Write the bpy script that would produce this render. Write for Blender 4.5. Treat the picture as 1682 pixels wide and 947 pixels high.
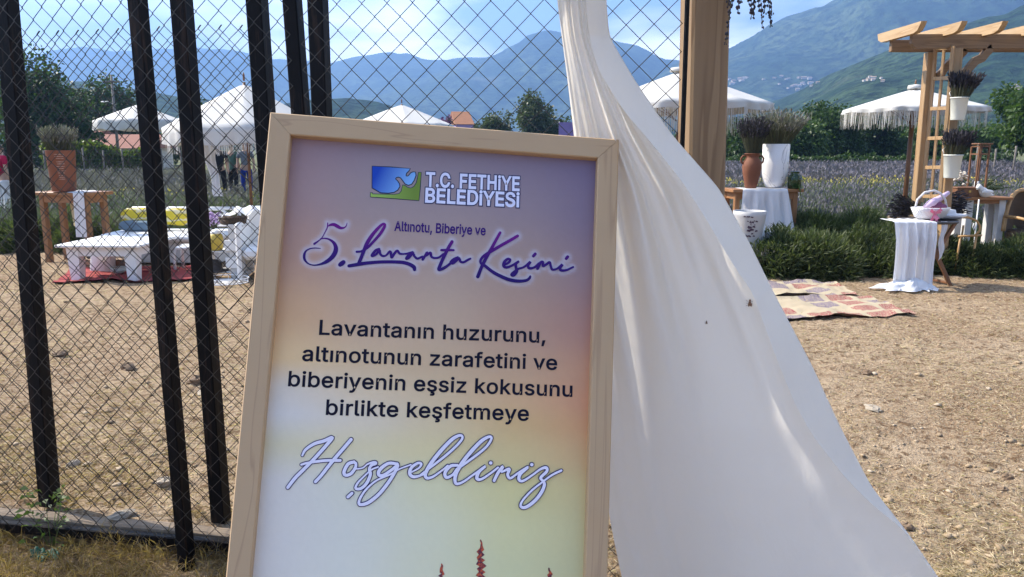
import bpy, bmesh, math, random, json
import numpy as np
from mathutils import Vector, Matrix, Euler
random.seed(7); RNG = np.random.default_rng(7)
SC = bpy.context.scene
for o in list(bpy.data.objects): bpy.data.objects.remove(o)
COL = SC.collection
PI = math.pi; R = math.radians

# ------------------------------------------------------------------ camera, sky, sun, exposure
F, CX, CY, CAMZ, TH = 1265.0, 841.0, 473.5, 1.6, R(10.46)
cam = bpy.data.cameras.new("camera"); camo = bpy.data.objects.new("camera", cam); COL.objects.link(camo)
camo.location = (0, 0, CAMZ); camo.rotation_euler = (PI/2 - TH, 0, 0)
cam.sensor_width = 36; cam.lens = F/1682*36; cam.clip_start = .05; cam.clip_end = 30000
SC.camera = camo
SUN_EL, SUN_AZ = R(44), R(-68)          # azimuth from +Y, negative = to the left
EXPOSURE = 1.34
SKY_STRENGTH = 0.11
w = bpy.data.worlds.new("World"); SC.world = w; w.use_nodes = True
nt = w.node_tree; nt.nodes.clear()
wo = nt.nodes.new("ShaderNodeOutputWorld"); bg = nt.nodes.new("ShaderNodeBackground"); bg.inputs[1].default_value = SKY_STRENGTH
sky = nt.nodes.new("ShaderNodeTexSky"); sky.sky_type = 'NISHITA'; sky.sun_disc = False
sky.sun_elevation = SUN_EL; sky.sun_rotation = SUN_AZ; sky.air_density = 1.0; sky.dust_density = 1.2; sky.ozone_density = 1.0
tc = nt.nodes.new("ShaderNodeTexCoord")
sep = nt.nodes.new("ShaderNodeSeparateXYZ"); nt.links.new(tc.outputs["Generated"], sep.inputs[0])
zad = nt.nodes.new("ShaderNodeMath"); zad.operation = 'ADD'; zad.inputs[1].default_value = .16; nt.links.new(sep.outputs[2], zad.inputs[0])
zmx = nt.nodes.new("ShaderNodeMath"); zmx.operation = 'MAXIMUM'; zmx.inputs[1].default_value = .05; nt.links.new(zad.outputs[0], zmx.inputs[0])
dv = nt.nodes.new("ShaderNodeVectorMath"); dv.operation = 'DIVIDE'; nt.links.new(tc.outputs["Generated"], dv.inputs[0])
cmb = nt.nodes.new("ShaderNodeCombineXYZ")
for i in range(3): nt.links.new(zmx.outputs[0], cmb.inputs[i])
nt.links.new(cmb.outputs[0], dv.inputs[1])
mp = nt.nodes.new("ShaderNodeMapping"); mp.inputs["Location"].default_value = (3.1, 1.37, 0); mp.inputs["Scale"].default_value = (.62, .62, .62)
nt.links.new(dv.outputs[0], mp.inputs[0])
cn = nt.nodes.new("ShaderNodeTexNoise"); cn.inputs["Scale"].default_value = 1.5; cn.inputs["Detail"].default_value = 7; cn.inputs["Roughness"].default_value = .5
cn.inputs["Distortion"].default_value = .1
nt.links.new(mp.outputs[0], cn.inputs["Vector"])
cr = nt.nodes.new("ShaderNodeValToRGB"); cr.color_ramp.elements[0].position = .46; cr.color_ramp.elements[1].position = .66
nt.links.new(cn.outputs[0], cr.inputs[0])
mx = nt.nodes.new("ShaderNodeMix"); mx.data_type = 'RGBA'; mx.inputs[7].default_value = (17, 17, 17, 1)
nt.links.new(cr.outputs[0], mx.inputs[0]); nt.links.new(sky.outputs[0], mx.inputs[6])
nt.links.new(mx.outputs[2], bg.inputs[0]); nt.links.new(bg.outputs[0], wo.inputs[0])
sl = bpy.data.lights.new("sun", 'SUN'); sl.energy = 4.4; sl.angle = R(.53); sl.color = (1, .93, .81)
so = bpy.data.objects.new("sun", sl); COL.objects.link(so); so.location = (-20, 20, 40)
sd = Vector((math.sin(SUN_AZ)*math.cos(SUN_EL), math.cos(SUN_AZ)*math.cos(SUN_EL), math.sin(SUN_EL)))
so.rotation_euler = sd.to_track_quat('Z', 'Y').to_euler()
SC.view_settings.view_transform = 'Standard'; SC.view_settings.look = 'None'
SC.view_settings.exposure = EXPOSURE; SC.view_settings.gamma = 1; SC.view_settings.use_curve_mapping = False
SC.render.engine = 'CYCLES'
SC.cycles.use_denoising = True
SC.cycles.max_bounces = 8; SC.cycles.transparent_max_bounces = 12; SC.cycles.volume_bounces = 0
SC.cycles.caustics_reflective = False; SC.cycles.caustics_refractive = False

# ------------------------------------------------------------------ helpers
def ray(px, py):
    X = (px-CX)/F; Y = (py-CY)/F
    return Vector((X, math.cos(TH)-Y*math.sin(TH), -math.sin(TH)-Y*math.cos(TH)))
def P(px, py, d):                                   # the point on that sight line at distance d ahead
    r = ray(px, py); return Vector((r.x/r.y*d, d, CAMZ + r.z/r.y*d))
def G(px, py, z=0.0):                               # where it meets the ground
    r = ray(px, py); t = (z-CAMZ)/r.z; return Vector((r.x*t, r.y*t, z))
def XY(px, d, z=0.0):                               # ground point at distance d, seen in column px
    dep = d*math.cos(TH) - (z-CAMZ)*math.sin(TH); return Vector(((px-CX)/F*dep, d, z))
def smooth(a, b, x): t = np.clip((x-a)/(b-a), 0, 1); return t*t*(3-2*t)
def ip(x, pts): return np.interp(x, [p[0] for p in pts], [p[1] for p in pts])
def _h(ix, iy, s):
    n = (ix.astype(np.int64)*374761393 + iy.astype(np.int64)*668265263 + s*974711) & 0x7fffffff
    n = ((n ^ (n >> 13))*1274126177) & 0x7fffffff
    return ((n ^ (n >> 16)) & 0xffff)/65535.0
def vnoise(x, y, s=0):
    x = np.asarray(x, float); y = np.asarray(y, float)
    ix = np.floor(x); iy = np.floor(y); fx = x-ix; fy = y-iy
    fx = fx*fx*(3-2*fx); fy = fy*fy*(3-2*fy); ix = ix.astype(int); iy = iy.astype(int)
    a = _h(ix, iy, s); b = _h(ix+1, iy, s); c = _h(ix, iy+1, s); d = _h(ix+1, iy+1, s)
    return (a*(1-fx)+b*fx)*(1-fy) + (c*(1-fx)+d*fx)*fy
def fbm(x, y, o=4, s=0):
    r = 0; a = .5
    for k in range(o): r = r + a*vnoise(np.asarray(x)*2**k, np.asarray(y)*2**k, s+k*17); a *= .5
    return r

def link(name, me, m=None, parent=None):
    o = bpy.data.objects.new(name, me); COL.objects.link(o)
    if m is not None and me is not None: me.materials.append(m)
    if parent is not None: o.parent = parent
    return o
def tag(o, label=None, cat=None, group=None, kind=None):
    if label: o["label"] = label
    if cat: o["category"] = cat
    if group: o["group"] = group
    if kind: o["kind"] = kind
    return o
def thing(name, label, cat, loc=(0, 0, 0), rz=0, group=None):
    o = bpy.data.objects.new(name, None); COL.objects.link(o); o.location = loc; o.rotation_euler = (0, 0, rz)
    o.empty_display_size = .1
    return tag(o, label, cat, group)
def mesh_np(name, V, Q, m, parent=None, sm=False):
    V = np.asarray(V, np.float32); Q = np.asarray(Q, np.int32); k = Q.shape[1]
    me = bpy.data.meshes.new(name); me.vertices.add(len(V)); me.vertices.foreach_set("co", V.ravel())
    me.loops.add(Q.size); me.loops.foreach_set("vertex_index", Q.ravel())
    me.polygons.add(len(Q)); me.polygons.foreach_set("loop_start", np.arange(0, Q.size, k, dtype=np.int32))
    me.polygons.foreach_set("loop_total", np.full(len(Q), k, np.int32))
    if sm: me.polygons.foreach_set("use_smooth", np.ones(len(Q), bool))
    me.update(calc_edges=True); return link(name, me, m, parent)
def copy_tree(o, parent=None):
    c = o.copy(); COL.objects.link(c)
    if parent is not None: c.parent = parent
    for ch in list(o.children): copy_tree(ch, c)
    return c

class MB:
    """collects shapes, builds one mesh object"""
    def __init__(s): s.v = []; s.f = []; s.sm = []
    def add(s, vs, fs, sm=False):
        b = len(s.v); s.v += [tuple(v) for v in vs]; s.f += [tuple(i+b for i in f) for f in fs]; s.sm += [sm]*len(fs); return s
    def box(s, c, size, rot=None, bev=0.0):
        c = Vector(c); h = Vector(size)*.5; rot = rot or Matrix.Identity(3)
        b = min(bev, min(h)*.8)
        if b <= 0:
            vs = [c+rot@Vector((x*h.x, y*h.y, z*h.z)) for x in (-1, 1) for y in (-1, 1) for z in (-1, 1)]
            return s.add(vs, [(0, 1, 3, 2), (4, 6, 7, 5), (0, 4, 5, 1), (2, 3, 7, 6), (0, 2, 6, 4), (1, 5, 7, 3)])
        vs = []; idx = {}
        for x in (-1, 1):
            for y in (-1, 1):
                for z in (-1, 1):
                    for a in range(3):
                        q = [x*h.x, y*h.y, z*h.z]
                        for k in range(3):
                            if k != a: q[k] -= b*(x, y, z)[k]
                        idx[(x, y, z, a)] = len(vs); vs.append(c+rot@Vector(q))
        fs = []
        for a in range(3):
            u, v_ = [(1, 2), (2, 0), (0, 1)][a]
            for sg in (-1, 1):
                cyc = []
                for (p, q) in ((-1, -1), (1, -1), (1, 1), (-1, 1)):
                    k = [0, 0, 0]; k[a] = sg; k[u] = p; k[v_] = q; cyc.append(idx[(*k, a)])
                fs.append(cyc if sg > 0 else cyc[::-1])
        for a in range(3):                                  # edges along axis a
            u, v_ = [(1, 2), (2, 0), (0, 1)][a]
            for p in (-1, 1):
                for q in (-1, 1):
                    k0 = [0, 0, 0]; k1 = [0, 0, 0]; k0[a] = -1; k1[a] = 1
                    for k in (k0, k1): k[u] = p; k[v_] = q
                    f = [idx[(*k0, u)], idx[(*k1, u)], idx[(*k1, v_)], idx[(*k0, v_)]]
                    fs.append(f if p*q > 0 else f[::-1])
        for x in (-1, 1):
            for y in (-1, 1):
                for z in (-1, 1):
                    f = [idx[(x, y, z, a)] for a in range(3)]
                    fs.append(f if x*y*z > 0 else f[::-1])
        return s.add(vs, fs)
    def beam(s, a, b, wd, ht, bev=.004, up=(0, 0, 1)):
        a = Vector(a); b = Vector(b); d = b-a; L = d.length; d.normalize(); up = Vector(up)
        if abs(d.dot(up)) > .97: up = Vector((0, 1, 0))
        x = d.cross(up).normalized(); z = x.cross(d)
        return s.box((a+b)/2, (wd, L, ht), Matrix((x, d, z)).transposed(), bev)
    def tube(s, pts, r, n=8, closed=False, sm=True, cap=True):
        pts = [Vector(p) for p in pts]; m = len(pts); rs = r if isinstance(r, (list, tuple)) else [r]*m
        b = len(s.v); prev = None; vs = []; fs = []
        for i, p in enumerate(pts):
            t = ((pts[(i+1) % m] - pts[i-1]) if closed else (pts[min(i+1, m-1)]-pts[max(i-1, 0)]))
            if t.length < 1e-9: t = Vector((0, 0, 1))
            t.normalize()
            if prev is None: prev = t.orthogonal().normalized()
            u = (prev - t*prev.dot(t))
            if u.length < 1e-6: u = t.orthogonal()
            u.normalize(); prev = u; v_ = t.cross(u)
            for k in range(n):
                a = 2*PI*k/n; vs.append(p + (u*math.cos(a)+v_*math.sin(a))*rs[i])
        for i in range(m if closed else m-1):
            for k in range(n):
                j = (i+1) % m; fs.append((i*n+k, i*n+(k+1) % n, j*n+(k+1) % n, j*n+k))
        if cap and not closed: fs += [tuple(range(n-1, -1, -1)), tuple((m-1)*n+k for k in range(n))]
        return s.add(vs, fs, sm)
    def lathe(s, prof, c=(0, 0, 0), n=24, sm=True, sx=1, sy=1, wob=0):
        c = Vector(c); vs = []; fs = []; m = len(prof)
        for r, z in prof:
            for k in range(n):
                a = 2*PI*k/n; q = 1+wob*math.sin(3*a+z*9)
                vs.append(c+Vector((r*sx*q*math.cos(a), r*sy*q*math.sin(a), z)))
        for i in range(m-1):
            for k in range(n): fs.append((i*n+k, i*n+(k+1) % n, (i+1)*n+(k+1) % n, (i+1)*n+k))
        if prof[0][0] > 1e-5: fs.append(tuple(range(n-1, -1, -1)))
        if prof[-1][0] > 1e-5: fs.append(tuple((m-1)*n+k for k in range(n)))
        return s.add(vs, fs, sm)
    def ball(s, c, r, n=10, m=7, sc=(1, 1, 1), jit=0):
        prof = []
        vs = []; fs = []; c = Vector(c)
        for i in range(m+1):
            a = PI*i/m - PI/2
            for k in range(n):
                b = 2*PI*k/n; q = r*(1+jit*(random.random()-.5))
                vs.append(c+Vector((math.cos(a)*math.cos(b)*q*sc[0], math.cos(a)*math.sin(b)*q*sc[1], math.sin(a)*q*sc[2])))
        for i in range(m):
            for k in range(n): fs.append((i*n+k, i*n+(k+1) % n, (i+1)*n+(k+1) % n, (i+1)*n+k))
        return s.add(vs, fs, True)
    def grid(s, fn, nu, nv, sm=True, flip=False):
        vs = [fn(i/(nu-1), j/(nv-1)) for j in range(nv) for i in range(nu)]
        fs = [(j*nu+i, j*nu+i+1, (j+1)*nu+i+1, (j+1)*nu+i) for j in range(nv-1) for i in range(nu-1)]
        if flip: fs = [f[::-1] for f in fs]
        return s.add(vs, fs, sm)
    def build(s, name, m, parent=None):
        me = bpy.data.meshes.new(name); me.from_pydata(s.v, [], s.f); me.polygons.foreach_set("use_smooth", s.sm); me.update()
        return link(name, me, m, parent)

# ------------------------------------------------------------------ materials
def srgb(r, g, b):
    f = lambda c: (c/255)/12.92 if c/255 <= .04045 else (((c/255)+.055)/1.055)**2.4
    return (f(r), f(g), f(b), 1)
def c4(c): return tuple(c) if len(c) == 4 else (*c, 1)
class Mat:
    def __init__(s, name, base=(.5, .5, .5), rough=.6, metal=0, spec=.5):
        s.m = bpy.data.materials.new(name); s.m.use_nodes = True; s.t = s.m.node_tree
        s.b = s.t.nodes["Principled BSDF"]; s.out = s.t.nodes["Material Output"]
        s.b.inputs["Base Color"].default_value = c4(base); s.b.inputs["Roughness"].default_value = rough
        s.b.inputs["Metallic"].default_value = metal; s.b.inputs["Specular IOR Level"].default_value = spec
    def n(s, t, **kw):
        x = s.t.nodes.new(t)
        for k, v in kw.items():
            if k in x.inputs.keys(): s.set(x.inputs[k], v)
            else: setattr(x, k, v)
        return x
    def set(s, inp, v):
        if hasattr(v, "links"): s.t.links.new(v, inp)
        elif v is not None: inp.default_value = v
    def co(s, kind="Object", scale=(1, 1, 1), rot=(0, 0, 0)):
        t = s.n("ShaderNodeTexCoord"); mp = s.n("ShaderNodeMapping", Scale=scale, Rotation=rot); s.t.links.new(t.outputs[kind], mp.inputs[0]); return mp.outputs[0]
    def noise(s, co, scale, detail=5, rough=.55, dist=0):
        return s.n("ShaderNodeTexNoise", Vector=co, Scale=scale, Detail=detail, Roughness=rough, Distortion=dist).outputs[0]
    def ramp(s, f, stops):
        x = s.n("ShaderNodeValToRGB"); e = x.color_ramp.elements; s.t.links.new(f, x.inputs[0])
        while len(e) < len(stops): e.new(.5)
        for k, (p, c) in enumerate(stops): e[k].position = p; e[k].color = c4(c) if not isinstance(c, (int, float)) else (c, c, c, 1)
        return x.outputs[0]
    def mix(s, f, a, b, blend='MIX'):
        x = s.n("ShaderNodeMix", data_type='RGBA', blend_type=blend); s.set(x.inputs[0], f)
        for i, v in ((6, a), (7, b)): s.set(x.inputs[i], v if hasattr(v, "links") else c4(v))
        return x.outputs[2]
    def math(s, op, a, b=None):
        x = s.n("ShaderNodeMath", operation=op); s.set(x.inputs[0], a)
        if b is not None: s.set(x.inputs[1], b)
        return x.outputs[0]
    def color(s, v): s.set(s.b.inputs["Base Color"], v if hasattr(v, "links") else c4(v)); return s
    def bump(s, h, strength=.3, dist=.01):
        x = s.n("ShaderNodeBump", Strength=strength, Distance=dist, Height=h); s.t.links.new(x.outputs[0], s.b.inputs["Normal"]); return s
    def island(s): return s.n("ShaderNodeNewGeometry").outputs["Random Per Island"]
    def translucent(s, f, col):
        tr = s.n("ShaderNodeBsdfTranslucent"); s.set(tr.inputs[0], col if hasattr(col, "links") else c4(col))
        mx = s.n("ShaderNodeMixShader"); mx.inputs[0].default_value = f
        s.t.links.new(s.b.outputs[0], mx.inputs[1]); s.t.links.new(tr.outputs[0], mx.inputs[2]); s.t.links.new(mx.outputs[0], s.out.inputs[0]); return s

def plain(name, base, rough=.6, var=.25, scale=6, bump=.15, bscale=60, metal=0):
    m = Mat(name, base, rough, metal); co = m.co()
    a = tuple(c*(1-var) for c in base[:3]); b = tuple(min(1, c*(1+var*.6)) for c in base[:3])
    m.color(m.mix(m.noise(co, scale), a, b)); m.bump(m.noise(co, bscale, 3), bump, .004); return m.m
def wood(name, light, dark, axis='Z', scale=1.0, rough=.6, knots=True):
    m = Mat(name, light, rough); st = {'X': (.06, 1, 1), 'Y': (1, .06, 1), 'Z': (1, 1, .06)}[axis]
    co = m.co("Object", tuple(c*scale for c in st))
    big = m.noise(co, 5.5, 3, .5, .6); rings = m.math('FRACT', m.math('MULTIPLY', big, 9.0)); 
    r2 = m.ramp(rings, [(0, 0.0), (.7, .5), (.92, 1.0), (1, .1)])
    fine = m.noise(co, 190, 3, .6)
    col = m.mix(r2, light, dark)
    col = m.mix(m.math('MULTIPLY', fine, .35), col, tuple(c*.62 for c in dark[:3]))
    blot = m.noise(m.co(), 1.7, 3); col = m.mix(m.ramp(blot, [(.35, 0.0), (.75, .35)]), col, tuple(c*.75 for c in light[:3]))
    if knots:
        v = m.n("ShaderNodeTexVoronoi", Vector=m.co("Object", tuple(c*scale*(1 if c == 1 else 4) for c in st)), Scale=4.2, feature='F1')
        col = m.mix(m.ramp(v.outputs["Distance"], [(.03, 1.0), (.1, 0.0)]), col, tuple(c*.35 for c in dark[:3]))
    m.color(col); m.bump(fine, .12, .002); return m.m
def leaf(name, a, b, trans=.3, rough=.5, c=None):
    m = Mat(name, a, rough, 0, .35); i = m.island(); st = [(0, a), (1, b)] if c is None else [(0, a), (.55, b), (1, c)]
    col = m.ramp(i, st); m.color(col)
    br = m.mix(1.0, col, (1.5, 1.7, .8), 'MULTIPLY')
    return m.translucent(trans, br).m
def cloth(name, base=(.82, .82, .82), trans=.25, tcol=None, var=.04):
    m = Mat(name, base, .85, 0, .2); co = m.co(); n1 = m.noise(co, 3, 4)
    m.color(m.mix(n1, tuple(c*(1-var) for c in base), base)); wv = m.noise(m.co("Object", (1, 1, .15)), 900, 2); m.bump(wv, .05, .001)
    return m.translucent(trans, tcol or base).m

WHITE_CLOTH = cloth("white_cloth", (.8, .8, .82), .25)
CANOPY = cloth("cream_canvas", (.58, .56, .525), .07, (.58, .55, .49))
FRINGE = cloth("cream_fringe", (.56, .54, .51), .1)
PINE = wood("honey_pine", (.44, .285, .145), (.29, .17, .075), 'Z', 1, .55)
PINE_X_SHADED = wood("honey_pine_beam_shaded", (.27, .165, .082), (.17, .095, .043), 'X', 1, .55)  # same pine darkened: shade on beams and braces put into the colour
PINE_Y_LIT = wood("honey_pine_rafter_lit", (.52, .36, .20), (.36, .22, .10), 'Y', 1, .55)  # lighter copy of the pine, sunlight on the rafters put into the colour
TEAK = wood("orange_table_wood", (.34, .165, .065), (.22, .095, .035), 'Z', 1, .5)
TEAK_X = wood("orange_table_top", (.40, .19, .075), (.26, .11, .04), 'X', 1, .5)
POLE_WOOD = wood("parasol_pole_wood", (.24, .11, .05), (.15, .065, .03), 'Z', 1, .5, False)
BARK = plain("bark", (.12, .085, .06), .9, .4, 9, .6, 30)
WHITE_PAINT = plain("white_paint", (.78, .77, .75), .5, .08, 5, .1, 80)
GREY_WHITE = plain("greyed_white_paint", (.62, .6, .57), .6, .15, 6, .15, 70)
WHITE_PLASTIC = plain("white_plastic", (.78, .78, .77), .35, .04, 4, .02, 40)
BLACK = plain("black_plastic", (.02, .02, .022), .45, .2)
# ------------------------------------------------------------------ ground
def kerb_y(x): return 3.147 - .161*(x+2.25)          # front edge of the kerb
def gz(x, y):
    x = np.asarray(x, float); y = np.asarray(y, float)
    low = ip(x, [(-9, -.085), (-1.15, -.085), (-.5, -.07), (.5, -.14), (1.0, -.06), (1.5, 0), (20, 0)])
    ky = np.where(x < .1, kerb_y(x)+.05, 2.77 - 0*x)
    soft = np.where(x < .1, .012, .35)
    step = np.clip((y-(ky-soft))/(2*soft), 0, 1)
    step = step*step*(3-2*step)
    z = low*(1-step)
    near = np.exp(-np.maximum(y-2.5, 0)/9.0)
    z = z + (fbm(x*.7, y*.7, 3, 3)-.44)*.05*np.where(y > 3.4, 1, .3)
    z = z + (fbm(x*4, y*4, 4, 9)-.47)*.060 + (vnoise(x*19, y*19, 5)-.5)*.020
    return z
DIRT = Mat("dry_dirt", (.4, .28, .17), .95, 0, .15)
_m = DIRT; co = _m.co()
n1 = _m.noise(co, .8, 6, .6); n2 = _m.noise(co, 6, 6, .6); n3 = _m.noise(co, 55, 5, .65); n4 = _m.noise(co, 16, 6, .7, .4)
colr = _m.mix(_m.ramp(n1, [(.38, 0.0), (.62, 1.0)]), (.36, .235, .138), (.56, .41, .27))
colr = _m.mix(_m.ramp(n2, [(.40, 0.0), (.70, .75)]), colr, (.22, .135, .072))
colr = _m.mix(_m.ramp(n3, [(.46, 0.0), (.60, .9)]), colr, (.55, .42, .275))
colr = _m.mix(_m.ramp(n4, [(.50, 0.0), (.62, .85)]), colr, (.15, .085, .042))
vor = _m.n("ShaderNodeTexVoronoi", Vector=co, Scale=42.0, Randomness=1.0)
peb = _m.ramp(vor.outputs["Distance"], [(.10, 1.0), (.24, 0.0)])
sel = _m.ramp(_m.n("ShaderNodeSeparateColor", Color=vor.outputs["Color"]).outputs[0], [(.72, 0.0), (.76, 1.0)])
pk = _m.math('MULTIPLY', peb, sel); colr = _m.mix(pk, colr, (.60, .53, .44))
_m.color(colr)
hh = _m.math('ADD', _m.math('MULTIPLY', n3, .8), _m.math('ADD', _m.math('MULTIPLY', n4, .9), _m.math('MULTIPLY', pk, .5)))
_m.bump(hh, 1.0, .055)
DIRT = DIRT.m
xs = np.concatenate([np.linspace(-13, -4.2, 70)[:-1], np.arange(-4.2, 5.6, .032), np.linspace(5.6, 14, 70)[1:]])
ys = np.concatenate([np.linspace(-14, 2.3, 60)[:-1], np.arange(2.3, 4.2, .02), np.arange(4.2, 7, .035), np.arange(7, 14.5, .08)])
gx, gy = np.meshgrid(xs, ys); V = np.stack([gx, gy, gz(gx, gy)], -1).reshape(-1, 3)
nx, ny = len(xs), len(ys); ii = (np.arange(ny-1)[:, None]*nx + np.arange(nx-1)[None]).ravel()
yard = mesh_np("yard_ground", V, np.stack([ii, ii+1, ii+nx+1, ii+nx], 1), DIRT, sm=True); tag(yard, kind="structure")
EARTH = Mat("field_earth", (.15, .14, .085), .95, 0, .1); co = EARTH.co()
EARTH.color(EARTH.mix(EARTH.noise(co, .05, 6), (.17, .155, .085), (.09, .115, .05))); EARTH = EARTH.m
b = MB(); rr = [0, 10, 30, 100, 300, 900, 2000, 4100]; nn = 72
vs = [(0, 0, -.17)]; fs = []
for r_ in rr[1:]:
    for k in range(nn): vs.append((r_*math.cos(2*PI*k/nn), r_*math.sin(2*PI*k/nn), -.17 if r_ < 15 else -.04))
for k in range(nn): fs.append((0, 1+k, 1+(k+1) % nn))
for q in range(len(rr)-2):
    for k in range(nn): fs.append((1+q*nn+k, 1+(q+1)*nn+k, 1+(q+1)*nn+(k+1) % nn, 1+q*nn+(k+1) % nn))
tag(b.add(vs, fs).build("ground", EARTH), kind="structure")

# ------------------------------------------------------------------ mountains
def forest(name, g1, g2, pale, scale, crowns):
    m = Mat(name, g1, .95, 0, .05); co = m.co()
    n = m.noise(co, scale, 8, .62); n2 = m.noise(co, crowns, 4, .7)
    col = m.mix(m.ramp(n, [(.42, 0.0), (.58, 1.0)]), g1, g2); col = m.mix(m.ramp(n2, [(.4, .9), (.58, 0.0)]), col, tuple(c*.25 for c in g1))
    col = m.mix(m.ramp(m.noise(co, scale*.7, 7, .7), [(.64, 0.0), (.72, .6)]), col, pale)
    m.color(col); m.bump(n2, 1.0, 6.0); return m.m
FAR_FOREST = forest("far_slope_forest", (.03, .055, .028), (.085, .115, .055), (.15, .15, .11), .006, .045)
NEAR_FOREST = forest("near_slope_forest", (.020, .044, .020), (.046, .076, .034), (.11, .115, .07), .007, .085)
def mountain(name, D, D0, prof, m, seed, amp=.10, x0=-700, x1=2500, n=340, foot=0, back=900):
    px = np.linspace(x0, x1, n); py = ip(px, prof)
    cr = np.array([list(P(a, b_, D)) for a, b_ in zip(px, py)])
    zc = cr[:, 2]
    T = np.concatenate([np.linspace(0, 1, 64), 1+np.linspace(.05, 1, 10)]); rows = []
    for t in T:
        if t <= 1:
            y = D0+(D-D0)*t; sh = t**1.25*.55 + .45*t*t*(3-2*t)
        else: y = D+(t-1)*back; sh = 1-(t-1)
        xx = cr[:, 0]*(y/D if t <= 1 else 1)
        rg = 1-np.abs(2*fbm(xx*.0021+seed, np.full(n, y)*.0011, 4, seed)-1.0)
        f2 = fbm(xx*.009+seed, np.full(n, y)*.008, 4, seed+5)
        edge = math.sin(PI*min(t, 1))**.8 if t < 1 else 0
        z = zc*sh + zc*amp*edge*((rg-.75)*2.4) + zc*.085*(f2-.45)*min(1, t*3) + (vnoise(xx*.05, np.full(n, y)*.05, seed)-.5)*5*min(1, t*3)
        rows.append(np.stack([xx, np.full(n, y), np.maximum(z, -3)+foot*min(t, 1)], 1))
    V = np.concatenate(rows); ny = len(T); ii = (np.arange(ny-1)[:, None]*n + np.arange(n-1)[None]).ravel()
    o = mesh_np(name, V, np.stack([ii, ii+1, ii+n+1, ii+n], 1), m, sm=True); tag(o, kind="structure"); return o
mountain("mountain_far_left", 3500, 1900, [(-700, 150), (-100, 128), (30, 104), (75, 88), (115, 77), (140, 77), (180, 84), (250, 81), (340, 77), (400, 85), (470, 99), (540, 106), (600, 92), (640, 88), (670, 92), (710, 101), (760, 96), (800, 96), (900, 110), (1200, 140), (2500, 150)], FAR_FOREST, 3, .12)
mountain("mountain_centre", 2950, 1500, [(-700, 214), (400, 200), (520, 150), (600, 135), (700, 124), (770, 103), (810, 90), (842, 76), (868, 59), (900, 54), (930, 56), (975, 62), (1010, 66), (1050, 76), (1085, 92), (1130, 102), (1200, 120), (1400, 150), (2500, 210)], FAR_FOREST, 11, .14)
mountain("mountain_right", 2350, 1150, [(-700, 238), (850, 225), (980, 190), (1060, 140), (1110, 103), (1150, 92), (1195, 81), (1230, 65), (1262, 44), (1300, 26), (1340, 10), (1372, -4), (1420, -35), (1500, -80), (1700, -130), (2000, -90), (2500, 30)], FAR_FOREST, 23, .13)
mountain("hill_near_right", 820, 330, [(-700, 240), (1000, 236), (1150, 205), (1230, 190), (1300, 172), (1345, 145), (1390, 112), (1440, 88), (1500, 66), (1560, 52), (1620, 30), (1700, 5), (1850, -40), (2100, -20), (2500, 60)], NEAR_FOREST, 31, .12, n=420)
mountain("hill_low_left", 700, 340, [(-700, 170), (0, 150), (60, 138), (110, 132), (180, 140), (250, 152), (330, 165), (420, 178), (520, 165), (570, 160), (640, 172), (720, 205), (900, 235), (2500, 240)], NEAR_FOREST, 41, .10)
# ------------------------------------------------------------------ the air
HZ = Mat("hazy_air"); HZ.t.nodes.remove(HZ.b)
pv = HZ.n("ShaderNodeVolumePrincipled"); pv.inputs["Color"].default_value = (.27, .50, 1.0, 1); pv.inputs["Density"].default_value = .00041; pv.inputs["Anisotropy"].default_value = .3
HZ.t.links.new(pv.outputs[0], HZ.out.inputs["Volume"])
tag(MB().box((0, 250, 399), (9600, 8900, 802)).build("haze", HZ.m), kind="stuff")
# ------------------------------------------------------------------ plants
def unit(a): return a/np.maximum(np.linalg.norm(a, axis=-1, keepdims=True), 1e-9)
def blades_arr(B, D, L, W, droop=0.0, rng=RNG):
    """one kite-shaped blade per base point"""
    n = len(B); D = unit(D); L = np.broadcast_to(L, (n,)); W = np.broadcast_to(W, (n,))
    sd_ = unit(np.cross(D, unit(rng.normal(size=(n, 3))))); mid = B+D*(L*.5)[:, None]; tip = B+D*L[:, None]; tip[:, 2] -= droop*L
    V = np.stack([B, mid+sd_*(W/2)[:, None], tip, mid-sd_*(W/2)[:, None]], 1).reshape(-1, 3)
    return V, np.arange(n*4).reshape(-1, 4)
def joined(lst):
    V = []; Q = []; k = 0
    for v, q in lst: V.append(v); Q.append(q+k); k += len(v)
    return np.concatenate(V), np.concatenate(Q)
# ------------------------------------------------------------------ kerb, fence, gate
CONC = plain("kerb_concrete", (.27, .205, .145), .95, .35, 7, .6, 40)
kb = MB(); n = 40; xs_ = np.linspace(-7, .25, n)
prof = [(0, -.2), (0.002, -.002), (.012, .006), (.05, .010), (.058, .0), (.058, -.2)]
vs = []
for x in xs_:
    for (dy, z) in prof: vs.append((x, kerb_y(x)+dy+.010*(vnoise(x*5, dy*9, 4)-.5), z+.012*(float(vnoise(x*4, 1.0, 8))-.5)))
fs = [(i*6+k, (i+1)*6+k, (i+1)*6+k+1, i*6+k+1) for i in range(n-1) for k in range(5)] + [tuple(range(6)), tuple((n-1)*6+k for k in range(5, -1, -1))]
kerb = kb.add(vs, fs).build("kerb", CONC); tag(kerb, "low grey concrete kerb strip under the black fence posts", "kerb")

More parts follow.
